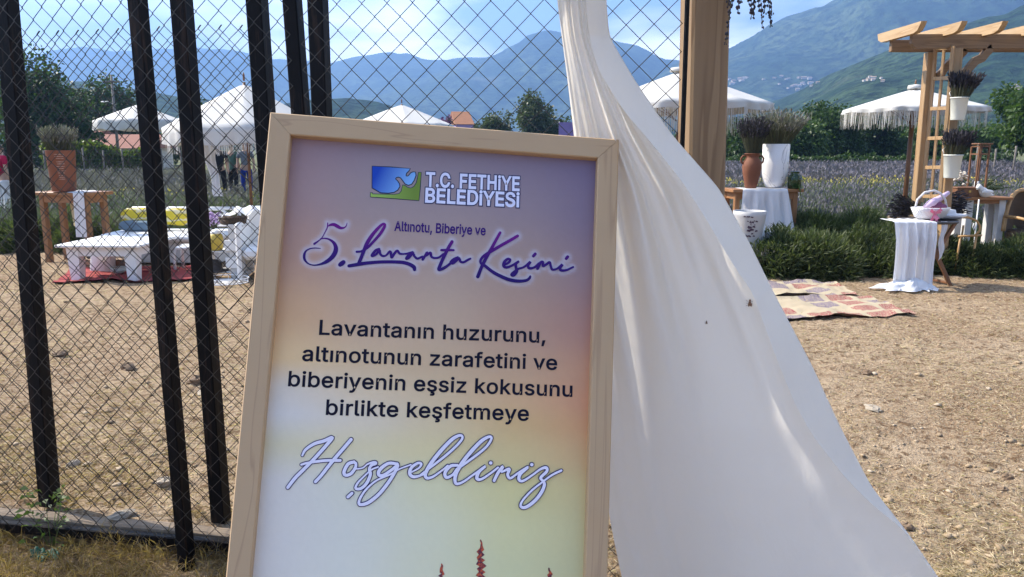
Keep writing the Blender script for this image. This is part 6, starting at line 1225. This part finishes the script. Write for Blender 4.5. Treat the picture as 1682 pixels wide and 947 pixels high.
for k in range(26):
    a = rng.uniform(-.35, .95) if k % 4 else rng.uniform(1.8, 3.2); L_ = rng.uniform(.28, .50); dr = np.array((math.cos(a)*.9, rng.uniform(-.5, .5), .35+.55*math.sin(abs(a)))); n_ = 60; u = np.linspace(.12, 1, n_); B = dr[None]*u[:, None]*L_; B[:, 2] -= .16*u**2*L_; sdv = np.cross(dr, (0, 0, 1)); D = dr[None]*.8+sdv[None]*np.where(np.arange(n_) % 2, 1, -1)[:, None]*.7+rng.normal(size=(n_, 3))*.12; V_.append(blades_arr(B, D, .085*(1.1-u*.6), .008, .2, rng))
mesh_np("fronds", *joined(V_), leaf("dark_palm", (.022, .038, .018), (.05, .075, .032), .2), t)
mb = MB(); mb.lathe([(.05, 0), (.075, .02), (.085, .09), (.07, .14), (.06, .14)], n=18); mb.build("pot", plain("dark_pot", (.06, .045, .035), .6), t)
q = XY(1596, 10.3); t = thing("plant_hook", "thin white metal hook stand below the white legged table", "stand", (q.x, q.y, 0)); mb = MB(); h_ = P(1596, 327, 10.3).z
mb.tube([(0, 0, -.02), (0, 0, h_)], .009, 8); mb.build("rod", WHITE_PAINT, t); mb = MB(); mb.tube([(0, 0, h_*.62), (-.03, 0, h_*.55), (-.045, 0, h_*.60), (-.03, 0, h_*.65)], .007, 6); mb.tube([(-.09, 0, .005), (.09, 0, .005)], .008, 6); mb.tube([(0, -.09, .005), (0, .09, .005)], .008, 6); mb.build("curl", WHITE_PAINT, t)
# bentwood footrest
RATTAN = plain("rattan_cane", (.42, .24, .09), .5, .25, 12, .2, 60)
dF = 9.55; t = thing("rattan_footrest", "bent rattan footrest curling out behind the draped table", "footrest")
mb = MB(); mb.tube([P(1545, 357, dF), P(1575, 356.5, dF), P(1592, 357, dF), P(1604, 362, dF), P(1610, 371, dF), P(1609, 379, dF), P(1602, 386, dF)], .014, 8); mb.build("bent_arm", RATTAN, t)
mb = MB(); mb.tube([P(1574, 388, dF), P(1612, 386, dF)], .014, 8); mb.build("runner", RATTAN, t)
mb = MB()
for px in (1578, 1604): a = P(px, 387, dF); mb.tube([a, Vector((a.x, a.y+.05, -.03))], .013, 8); mb.tube([a+Vector((0, .30, .1)), Vector((a.x, a.y+.35, -.03))], .013, 8)
mb.build("legs", RATTAN, t)
# wicker chair
q = XY(1694, 10.5); zt_ = P(1694, 311, 10.5).z; t = thing("wicker_chair", "round backed brown wicker chair at the right edge of the photo", "chair", (q.x, q.y, 0), .35)
_wk = Mat("brown_wicker", (.20, .115, .05), .6); co = _wk.co(); w1 = _wk.n("ShaderNodeTexWave", Vector=co, Scale=18.0, Distortion=.6); w2 = _wk.n("ShaderNodeTexWave", Vector=co, Scale=18.0, Distortion=.6, bands_direction='Z'); wx = _wk.math('MULTIPLY', w1.outputs[1], w2.outputs[1])
_wk.color(_wk.mix(wx, (.05, .028, .014), (.17, .10, .045))); _wk.bump(wx, .8, .01); WICKER = _wk.m
ch_ = zt_; sh = .44; bw = .40
mb = MB()
def fb(u, v):
    a = lerp(PI*1.02, -PI*.02, u); r_ = lerp(.10, 1, v); return (math.cos(a)*bw*r_, .26-.10*math.cos(a)**2*r_+.06*(1-r_), sh+.02+(ch_-sh-.04)*max(0, math.sin(a))*r_*1.0)
mb.grid(fb, 36, 12); mb.build("woven_back", WICKER, t)
mb = MB(); mb.tube([fb(u, 1) for u in np.linspace(0, 1, 30)], .028, 8); mb.build("rim", RATTAN, t)
mb = MB(); mb.lathe([(.36, sh-.10), (.40, sh-.08), (.41, sh), (.36, sh+.03), (0, sh+.03)], n=30, sy=.8); mb.build("seat", WICKER, t)
for sx in (-1, 1):
    mb = MB(); mb.tube([(sx*.39, .16, sh+.22), (sx*.44, -.05, sh+.22), (sx*.42, -.24, sh+.19), (sx*.37, -.29, sh+.06)], .022, 8); mb.build("armrest", RATTAN, t)
    for sy in (-1, 1): mb = MB(); mb.tube([(sx*.29, sy*.22, sh-.08), (sx*.33, sy*.27, -.03)], [.028, .022], 8); mb.build("leg", RATTAN, t)
# ------------------------------------------------------------------ left yard furniture
# red rug
def red_rug():
    m = Mat("red_rug_weave", (.4, .06, .06), .95, 0, .1); co = m.co(); x = m.n("ShaderNodeSeparateXYZ", Vector=co); st = m.math('FRACT', m.math('MULTIPLY', x.outputs[1], 3.2))
    m.color(m.mix(m.ramp(st, [(.4, 0.0), (.42, 1.0), (.55, 1.0), (.57, 0.0)]), m.mix(m.noise(co, 60, 3), (.28, .06, .06), (.36, .10, .09)), (.15, .02, .035))); m.bump(m.noise(co, 300, 2), .4, .004); return m.m
rug("red woven rug under the white coffee table and sofa", [(84, 470), (335, 462), (332, 440), (118, 446)], red_rug(), 3)
# tall table
c = XY(131, 10.75); TL_ = .985
table("bar_table", "tall orange wooden table carrying the lettered terracotta planter", c, -.28, .92, .5, TL_, .075, .045, TEAK_X, TEAK, .10, "tall wooden bar tables")
q = XY(106, 10.62, TL_); t = thing("lettered_planter", "terracotta cylinder planter with pale lettering, standing on the left tall table", "planter", (q.x, q.y, TL_+.012), 0); ph = .545
mb = MB(); mb.lathe([(.145, 0), (.15, .01), (.182, ph), (.184, ph+.005), (.170, ph+.003), (.165, ph-.03), (.14, .05), (0, .05)], n=32); mb.build("body", plain("painted_terracotta", (.20, .064, .030), .6, .15, 4, .08, 60), t)
mb = MB(); rd = random.Random(12)
for (zz, wds) in ((.495, 13), (.468, 12), (.44, 9), (.395, 9), (.368, 8), (.335, 10), (.308, 7), (.275, 11), (.248, 9), (.215, 8), (.19, 9), (.165, 8)):
    a = -PI/2+.47-wds*.030; 
    for k in range(wds):
        w_ = rd.uniform(.02, .05); rr_ = .1505+(.182-.1505)*zz/ph+.0025; h_ = rd.uniform(.004, .0075)
        mb.add([(rr_*math.cos(a), rr_*math.sin(a), zz), (rr_*math.cos(a+w_), rr_*math.sin(a+w_), zz), (rr_*math.cos(a+w_), rr_*math.sin(a+w_), zz+h_), (rr_*math.cos(a), rr_*math.sin(a), zz+h_)], [(0, 1, 2, 3)]); a += w_+rd.uniform(.012, .03)
mb.build("lettering", plain("faded_paint", (.62, .50, .42), .8), t)
bouquet("grey green lavender plant growing in the lettered planter", Vector((q.x, q.y, TL_+ph-.02)), .36, .36, 380, 41, SAGE, DARKSTEM, base=.12, name="lavender_plant")
rz = -.28; cs, sn = math.cos(rz), math.sin(rz)
def tl(x, y, z): return (c.x+x*cs-y*sn, c.y+x*sn+y*cs, z)
def f4(u, v):
    s_ = v*1.10
    if s_ < .5: return tl(lerp(.02, .42, u)*(.55+.9*s_)+.02-.18*(1-s_*2)*(1-u), .20-s_*.92+.02, TL_+.005+.004*math.sin(u*11+v*8))
    k = s_-.5; return tl(lerp(.285, .46, u)-.03*k, -.268-.012*math.sin(u*12)-.01, TL_+.004-k*1.0)
drape("table_runner", "white cloth runner over the right end of the left tall table", "cloth", f4, 22, 36)
def f5(u, v): return tl(lerp(-.12, .09, u)+.03*v, .05+.03*math.sin(u*11), TL_-.155-v*(.33+.03*math.sin(u*7)))
drape("cream_towel", "cream towel hanging below the top of the left tall table", "cloth", f5, 16, 14, cloth("cream_towel_cloth", (.72, .62, .40), .3))
# coffee table
c = XY(203, 9.5); zc = .455
t = thing("coffee_table", "low white coffee table with thick square legs on the red rug", "table", (c.x, c.y, 0), -.03)
mb = MB(); mb.box((-.02, 0, zc-.017), (1.02, .98, .034), None, .008); mb.build("tabletop", WHITE_PAINT, t)
mb = MB(); mb.box((-.02, 0, zc-.035-.055), (.80, .80, .11)); mb.build("apron", WHITE_PAINT, t)
for sx in (-1, 1):
    for sy in (-1, 1):
        mb = MB(); x = -.02+sx*.345; y = sy*.345; a = .075; b_ = .055
        mb.add([(x+i*a, y+j*a, zc-.036) for i, j in ((-1, -1), (1, -1), (1, 1), (-1, 1))]+[(x+sx*.0+i*b_, y+j*b_, .005) for i, j in ((-1, -1), (1, -1), (1, 1), (-1, 1))], [(0, 1, 2, 3), (7, 6, 5, 4)]+[(k, 4+k, 4+(k+1) % 4, (k+1) % 4) for k in range(4)]); mb.build("leg", WHITE_PAINT, t)
# things under and beside it
q = XY(166, 9.75); t = thing("paper_bag", "white paper bag standing under the coffee table", "bag", (q.x, q.y, .02), .2); mb = MB(); mb.grid(lambda u, v: (.13*math.cos(u*2*PI)*(1-.25*v)+.01*math.sin(u*40), .07*math.sin(u*2*PI)*(1-.7*v*v), v*.26+.015*math.sin(u*18)), 28, 8); mb.build("bag", WHITE_CLOTH, t)
q = XY(158, 10.05); o = MB().box((0, 0, .065), (.16, .14, .13), None, .008).build("small_box", plain("dark_box", (.035, .03, .03), .6)); o.location = (q.x, q.y, .155); 
tag(o, "small black box on the wooden crate under the coffee table", "box")
q = XY(182, 10.05); t = thing("wooden_crate", "brown wooden crate standing behind the coffee table legs", "crate", (q.x, q.y, .02), .05); mb = MB()
for z in (.03, .09): 
    for s_ in (-1, 1): mb.box((0, s_*.15, z), (.6, .012, .05)); mb.box((s_*.294, 0, z), (.012, .288, .05))
mb.box((0, 0, .005), (.58, .28, .01)); mb.box((0, 0, .126), (.6, .3, .012)); mb.build("crate", plain("crate_wood", (.30, .20, .13), .8, .3, 9), t)
q = XY(196, 9.55); t = thing("pale_cup", "pale turquoise bowl on the red rug under the coffee table", "bowl", (q.x, q.y, .035)); mb = MB(); mb.lathe([(.05, 0), (.09, .03), (.105, .075), (.098, .075), (.08, .035), (0, .012)], n=20); mb.build("bowl", plain("pale_turquoise", (.5, .62, .6), .4, .1), t)
# sofa
c = XY(290, 10.75); t = thing("garden_sofa", "long white garden sofa with tubular back behind the coffee table", "sofa", (c.x, c.y, 0), .0)
zs = .44; sw = .80
mb = MB(); mb.box((0, -.08, zs-.05), (1.62, .82, .10), None, .035); mb.build("seat", WHITE_PLASTIC, t)
mb = MB(); mb.box((0, -.02, (zs-.1)/2+.02), (1.50, .70, zs-.13), None, .01); mb.build("base", GREY_WHITE, t)
zb_ = P(290, 342, 11.1).z
mb = MB(); mb.tube([(-sw, .34, .25), (-sw, .36, zb_-.08), (-sw+.07, .37, zb_), (sw-.07, .37, zb_), (sw, .36, zb_-.08), (sw, .34, .25)], .026, 10); mb.build("back_frame", WHITE_PLASTIC, t)
mb = MB(); mb.tube([(-sw+.14, .33, zs+.02), (-sw+.16, .35, zs+.20), (-sw+.26, .36, zs+.27), (sw-.26, .36, zs+.27), (sw-.16, .35, zs+.20), (sw-.14, .33, zs+.02)], .022, 8); mb.build("inner_frame", WHITE_PLASTIC, t)
mb = MB(); mb.box((0, .35, zs+.13), (1.30, .02, .16)); mb.build("back_panel", GREY_WHITE, t)
def cushion(label, px, d, z, sx, sy, sz, m, rx, seed, name="cushion"):
    q = XY(px, d, z); mb = MB(); rd = random.Random(seed)
    def fn(u, v):
        a = u*2*PI; b__ = (v-.5)*PI; pw = lambda s_: math.copysign(abs(s_)**.55, s_); k = 1+.05*math.sin(a*5+v*9+seed)+.34*(float(fbm(math.cos(a)*2.4+seed*3+5, v*5+math.sin(a)*2.4+9, 3, seed))-.45)
        return (sx*pw(math.cos(a)*math.cos(b__))*k, sz*math.sin(b__)*abs(math.cos(b__)*.25+.75)*(1-.35*abs(math.cos(a))**3*0), sy*pw(math.sin(a)*math.cos(b__))*k)
    mb.grid(fn, 32, 14); o = mb.build(name, m); o.location = q; o.rotation_euler = (rx, 0, 0); return tag(o, label, "cushion")
_m = Mat("yellow_stripe_cloth", (.62, .48, .04), .85); x = _m.n("ShaderNodeSeparateXYZ", Vector=_m.co()); _m.color(_m.mix(_m.ramp(_m.math('FRACT', _m.math('ADD', _m.math('MULTIPLY', x.outputs[2], 9.0), _m.math('MULTIPLY', _m.noise(_m.co(), 5, 3), 2.2))), [(.62, 0.0), (.7, 1.0), (.86, 1.0), (.94, 0.0)]), (.64, .49, .035), (.70, .62, .38))); YELC = _m.m
BLUEC = cloth("blue_grey_cushion", (.16, .22, .27), .1); zcu = zs+.11
cushion("blue grey seat cushion under the folded yellow cloth on the sofa", 236, 10.70, zs+.075, .33, .075, .12, BLUEC, -.05, 1)
cushion("striped yellow cushion at the left end of the white sofa", 226, 10.76, zs+.21, .215, .105, .07, YELC, -.2, 2)
cushion("striped yellow cushion between the second and third black posts", 289, 10.76, zs+.19, .17, .115, .07, YELC, -.2, 3)
cushion("blue grey cushion right of the middle of the white sofa", 262, 10.82, zs+.17, .12, .12, .06, BLUEC, -.2, 4)
q = XY(352, 10.75, zs); t = thing("lilac_bouquet", "bunch of lilac flowers at the right end of the white sofa", "flowers", (q.x, q.y-.05, zs+.02)); mb = MB(); rd = random.Random(9)
for k in range(48): mb.ball((rd.gauss(0, .075), rd.gauss(0, .05), .17+rd.gauss(0, .045)), rd.uniform(.012, .024), 7, 5, (1, 1, 1), .4)
mb.build("blossoms", plain("lilac_petal", (.50, .34, .56), .8, .35, 40), t); mb = MB()
for k in range(16): mb.tube([(rd.uniform(-.02, .02), 0, 0), (rd.gauss(0, .06), rd.gauss(0, .04), .15)], .004, 4)
mb.build("stems", DARKSTEM, t)
# pallet shelf with basket, yellow pot, flowers, tray
dS = 9.35; c = XY(372, dS); t = thing("pallet_shelf", "rough white pallet wood shelf beside the third black post", "shelf", (c.x, c.y, 0), .08)
zA, zB_ = .56, .36
for (x, w_) in ((-.20, .05), (.17, .13)):
    for y in (-.16, .16): mb = MB(); mb.box((x, y, .33 if x > 0 else .25), (w_, .03, .70 if x > 0 else .50), None, .004); mb.build("upright", GREY_WHITE, t)
for z, x0_, x1_ in ((.10, -.3, .3), (zB_-.01, -.3, .3), (.66, -.02, .28)):
    mb = MB()
    for y in (-.115, 0, .115): mb.box(((x0_+x1_)/2, y, z), (x1_-x0_, .10, .02), None, .003)
    mb.build("shelf_board", GREY_WHITE, t)
for z in (.22, .43): mb = MB(); mb.box((.17, -.19, z), (.22, .02, .13), None, .004); mb.build("cross_board", WHITE_PAINT, t)
def on(x, y, z): a = .08; return (c.x+x*math.cos(a)-y*math.sin(a), c.y+x*math.sin(a)+y*math.cos(a), z)
t = thing("brown_basket", "flat brown basket on top of the pallet shelf", "basket", on(.13, -.02, .672)); mb = MB(); mb.lathe([(.12, 0), (.14, .01), (.155, .075), (.145, .075), (.12, .02), (0, .02)], n=26, sx=1.1, sy=.8); mb.build("bowl", WICKER, t)
mb = MB(); mb.lathe([(.157, .072), (.162, .082), (.157, .092), (.150, .082)], n=26, sx=1.1, sy=.8); mb.build("rim", WICKER, t)
t = thing("yellow_pot", "yellow pot with white top on the lower board of the pallet shelf", "pot", on(-.07, -.08, zB_+.002)); mb = MB(); mb.lathe([(.06, 0), (.075, .02), (.085, .12), (.078, .19), (.06, .2), (0, .2)], n=22); mb.build("body", plain("yellow_glaze", (.55, .40, .06), .4, .15), t); mb = MB(); mb.lathe([(.062, .201), (.05, .23), (.02, .25), (0, .255)], n=18); mb.build("lid", WHITE_PAINT, t)
t = thing("lilac_posy", "small lilac posy lying beside the yellow pot", "flowers", on(-.20, -.10, zB_+.004)); mb = MB()
for k in range(26): mb.ball((rd.gauss(0, .05), rd.gauss(0, .03), .03+abs(rd.gauss(0, .02))), rd.uniform(.01, .02), 7, 5, (1, 1, 1), .4)
mb.build("blossoms", plain("purple_petal", (.26, .14, .34), .8, .35, 40), t)
t = thing("dark_hat", "dark woven hat on the bottom board of the pallet shelf", "hat", on(-.12, -.10, .112)); mb = MB(); mb.lathe([(.17, .01), (.175, .0), (.10, .02), (.095, .10), (.06, .135), (0, .14)], n=24, wob=.05); mb.build("hat", plain("dark_straw", (.05, .04, .035), .9, .4, 30), t)
q = XY(365, 8.92); t = thing("wire_tray", "round white wire tray lying on the dirt in front of the pallet shelf", "tray", (q.x, q.y, .03)); mb = MB()
for (r_, z) in ((.30, 0), (.31, .05), (.20, 0)): mb.tube([(r_*math.cos(a), r_*.7*math.sin(a), z) for a in np.linspace(0, 2*PI, 33)[:-1]], .007, 6, True)
for k in range(12): a = k*PI/6; mb.tube([(0, 0, 0), (.30*math.cos(a), .21*math.sin(a), 0), (.31*math.cos(a), .217*math.sin(a), .05)], .004, 5)
mb.build("wire", WHITE_PAINT, t)
# white armchair, left arm seen
dA = 9.45; c = XY(446, dA); t = thing("white_armchair", "big white armchair partly hidden behind the framed board", "armchair", (c.x, c.y, 0), .12)
za = P(405, 352, dA).z
mb = MB(); mb.box((-.30, 0, (za-.06)/2), (.06, .74, za-.08), None, .025); mb.build("side_panel", WHITE_PAINT, t); mb = MB(); mb.box((.36, 0, (za-.06)/2), (.06, .74, za-.08), None, .025); mb.build("side_panel", WHITE_PAINT, t)
mb = MB(); mb.box((.02, -.02, .34), (.58, .66, .16), None, .05); mb.build("seat", WHITE_PLASTIC, t); mb = MB(); mb.box((.02, .34, .55), (.72, .12, .62), None, .05); mb.build("backrest", WHITE_PLASTIC, t)
t = thing("white_throw", "white throw bunched over the arm of the armchair", "cloth"); q = P(402, 352, dA); mb = MB()
mb.grid(lambda u, v: (q.x+lerp(-.20, .16, u), q.y-.28+.5*v+.02*math.sin(u*9), q.z+.03+.05*math.sin(u*PI)+.02*math.sin(u*13+v*7)+.05*u-.12*abs(v-.5)), 20, 14); mb.build("throw", WHITE_CLOTH, t)
# low white tube chair in front of the sofa's right end
q = XY(312, 9.9); t = thing("tube_stool", "low white tubular stool right of the second black post", "stool", (q.x, q.y, 0), .1); zt2 = P(312, 405, 9.9).z
mb = MB(); mb.tube([(-.13, -.16, .0), (-.13, -.16, zt2-.08), (-.10, -.15, zt2), (.16, -.15, zt2), (.19, -.16, zt2-.08), (.19, -.16, 0)], .02, 8); mb.build("frame", WHITE_PLASTIC, t); mb = MB(); mb.tube([(-.13, .16, .0), (-.13, .16, zt2-.08), (-.10, .15, zt2), (.16, .15, zt2), (.19, .16, zt2-.08), (.19, .16, 0)], .02, 8); mb.build("frame", WHITE_PLASTIC, t)
mb = MB(); mb.box((.03, 0, zt2+.005), (.30, .34, .03), None, .01); mb.build("seat", WHITE_PLASTIC, t)
# cloth tied to the big parasol
q0 = P(338, 236, 11.9)
def f6(u, v):
    w_ = lerp(.11, .055, v)*(1+.5*math.exp(-((v-1)/.12)**2)); return (lerp(P(337, 220, 11.0).x, P(357, 320, 11.0).x, v**1.3)+w_*(u-.5)*2+.010*math.sin(v*12), 11.05+.03*math.sin(u*16+v*2), lerp(P(337, 222, 11.05).z, P(357, 322, 11.05).z, v))
drape("hanging_drape", "gathered white drape hanging from the hem of the largest cream parasol", "cloth", f6, 22, 24)

# ------------------------------------------------------------------ people
def skin_mesh(pts, edges, root=0, lv=1):
    me = bpy.data.meshes.new("tmp"); me.from_pydata([p[:3] for p in pts], edges, []); o = bpy.data.objects.new("tmp", me); COL.objects.link(o)
    m = o.modifiers.new("s", 'SKIN'); m.use_smooth_shade = True; s_ = o.modifiers.new("d", 'SUBSURF'); s_.levels = lv; s_.render_levels = lv
    for i, p in enumerate(pts):
        v = me.skin_vertices[0].data[i]; v.radius = (p[3], p[4] if len(p) > 4 else p[3]); v.use_root = (i == root)
    dg = bpy.context.evaluated_depsgraph_get(); dg.update(); out = bpy.data.meshes.new_from_object(o.evaluated_get(dg)); bpy.data.objects.remove(o); bpy.data.meshes.remove(me); return out
SKIN = plain("skin", (.42, .25, .17), .55, .08, 12, .03)
def person(label, loc, rz, top, legs, hair, h=1.7, stance=.10, long_top=0, arm=(0, 0)):
    k = h/1.7; t = thing("person", label, "person", loc, rz)
    J = [(0, 0, .93, .13, .10), (0, -.01, 1.12, .125, .09), (0, 0, 1.32, .15, .095), (0, 0, 1.43, .07, .06), (0, -.01, 1.49, .052, .055), (0, -.02, 1.56, .068, .085), (0, -.015, 1.65, .066, .08), (0, -.01, 1.685, .03, .04)]
    E_ = [(i, i+1) for i in range(7)]
    for s_ in (-1, 1):
        b_ = len(J); sx = stance
        J += [(s_*.09, 0, .84, .085), (s_*(.095+sx*.3), -.01, .48, .055), (s_*(.09+sx*.6), .02, .09, .038), (s_*(.095+sx*.65), -.10, .035, .035), (s_*(.10+sx*.65), -.17, .03, .025)]
        E_ += [(0, b_), (b_, b_+1), (b_+1, b_+2), (b_+2, b_+3), (b_+3, b_+4)]
        b_ = len(J); fx = arm[0 if s_ < 0 else 1]
        J += [(s_*.185, 0, 1.39, .052), (s_*.24, .02-fx*.05, 1.12, .038), (s_*.25, -.04-fx*.28, .90+fx*.12, .028), (s_*.25, -.06-fx*.34, .83+fx*.13, .03, .018)]
        E_ += [(2, b_), (b_, b_+1), (b_+1, b_+2), (b_+2, b_+3)]
        hb = b_+3; hx, hy, hz_ = J[hb][:3]
        for q in range(4): J.append((hx+.0*s_, hy+(q-1.5)*.020, hz_-.035, .0085)); J.append((hx-.008*s_, hy+(q-1.5)*.022-.006, hz_-.085+.008*abs(q-1.4), .007)); E_ += [(hb, len(J)-2), (len(J)-2, len(J)-1)]
        J.append((hx-.012*s_, hy-.045, hz_-.02, .0095)); E_.append((hb, len(J)-1))
    J = [(p[0]*k, p[1]*k, p[2]*k)+tuple(r_*k for r_ in p[3:]) for p in J]
    body = skin_mesh(J, E_); body.materials.clear(); link("body", body, SKIN, t)
    # face and ears on the head
    mb = MB(); mb.ball((0, -.098*k, 1.57*k), .014*k, 8, 6, (.8, 1.1, 1.4)); 
    for s_ in (-1, 1): mb.ball((s_*.072*k, 0, 1.58*k), .02*k, 8, 6, (.4, .8, 1.3))
    mb.build("face_features", SKIN, t); mb = MB()
    for s_ in (-1, 1): mb.ball((s_*.028*k, -.088*k, 1.60*k), .009*k, 8, 6)
    mb.ball((0, -.088*k, 1.53*k), .012*k, 8, 5, (1.9, .5, .4)); mb.build("eyes_and_mouth", plain("dark_features", (.08, .03, .025), .5), t)
    mb = MB(); mb.grid(lambda u, v: (.080*k*math.cos(u*2*PI)*math.cos(v*PI/2), .012*k+.098*k*math.sin(u*2*PI)*math.cos(v*PI/2), (1.60+.105*math.sin(v*PI/2)-.06*max(0, math.sin(u*2*PI))*(1-v))*k), 24, 8); mb.build("hair", hair, t)
    T_ = [(0, 0, (.90-long_top)*k, .150*k, .115*k), (0, -.01, 1.12*k, .14*k, .105*k), (0, 0, 1.32*k, .162*k, .11*k), (0, 0, 1.43*k, .075*k, .068*k)]; E2 = [(0, 1), (1, 2), (2, 3)]
    for s_, i in ((-1, 0), (1, 1)): b_ = len(T_); T_ += [(s_*.185*k, 0, 1.39*k, .066*k), (s_*.225*k, (.012-arm[i]*.03)*k, 1.20*k, .056*k)]; E2 += [(2, b_), (b_, b_+1)]
    m = skin_mesh(T_, E2); m.materials.clear(); link("shirt", m, top, t)
    L_ = [(0, 0, .94*k, .142*k, .11*k)]; E3 = []
    for s_ in (-1, 1): b_ = len(L_); L_ += [(s_*.09*k, 0, .83*k, .10*k), (s_*(.095+stance*.3)*k, -.01*k, .48*k, .073*k), (s_*(.09+stance*.58)*k, .018*k, .12*k, .06*k)]; E3 += [(0, b_), (b_, b_+1), (b_+1, b_+2)]
    m = skin_mesh(L_, E3); m.materials.clear(); link("trousers", m, legs, t)
    for s_ in (-1, 1): mb = MB(); mb.ball((s_*(.096+stance*.65)*k, -.085*k, .04*k), .05*k, 10, 6, (.85, 2.2, .8)); mb.build("shoe", BLACK, t)
    return t
HAIR = plain("dark_hair", (.03, .02, .015), .5, .3, 30)
person("person at the left edge in a red top and white trousers, partly out of frame", XY(11, 17.5), 2.6, cloth("red_top", (.42, .015, .06), .05), cloth("white_trousers", (.72, .70, .70), .05), HAIR, 1.66, .02)
dk = cloth("black_trousers", (.018, .018, .022), .0); 
person("person in black clothes standing under the big cream parasol beside its white drape", XY(364, 24), .4, dk, dk, HAIR, 1.72, .06, .1)
person("person in a dull green top and black trousers under the big cream parasol", XY(385, 25.5), 2.8, cloth("green_top", (.07, .12, .09), .0), dk, HAIR, 1.7, .04, .15)
person("person in blue trousers and grey top beside the parasol pole", XY(407, 24.5), .2, cloth("grey_top", (.16, .17, .19), .0), cloth("blue_trousers", (.02, .04, .24), .0), HAIR, 1.72, .03)
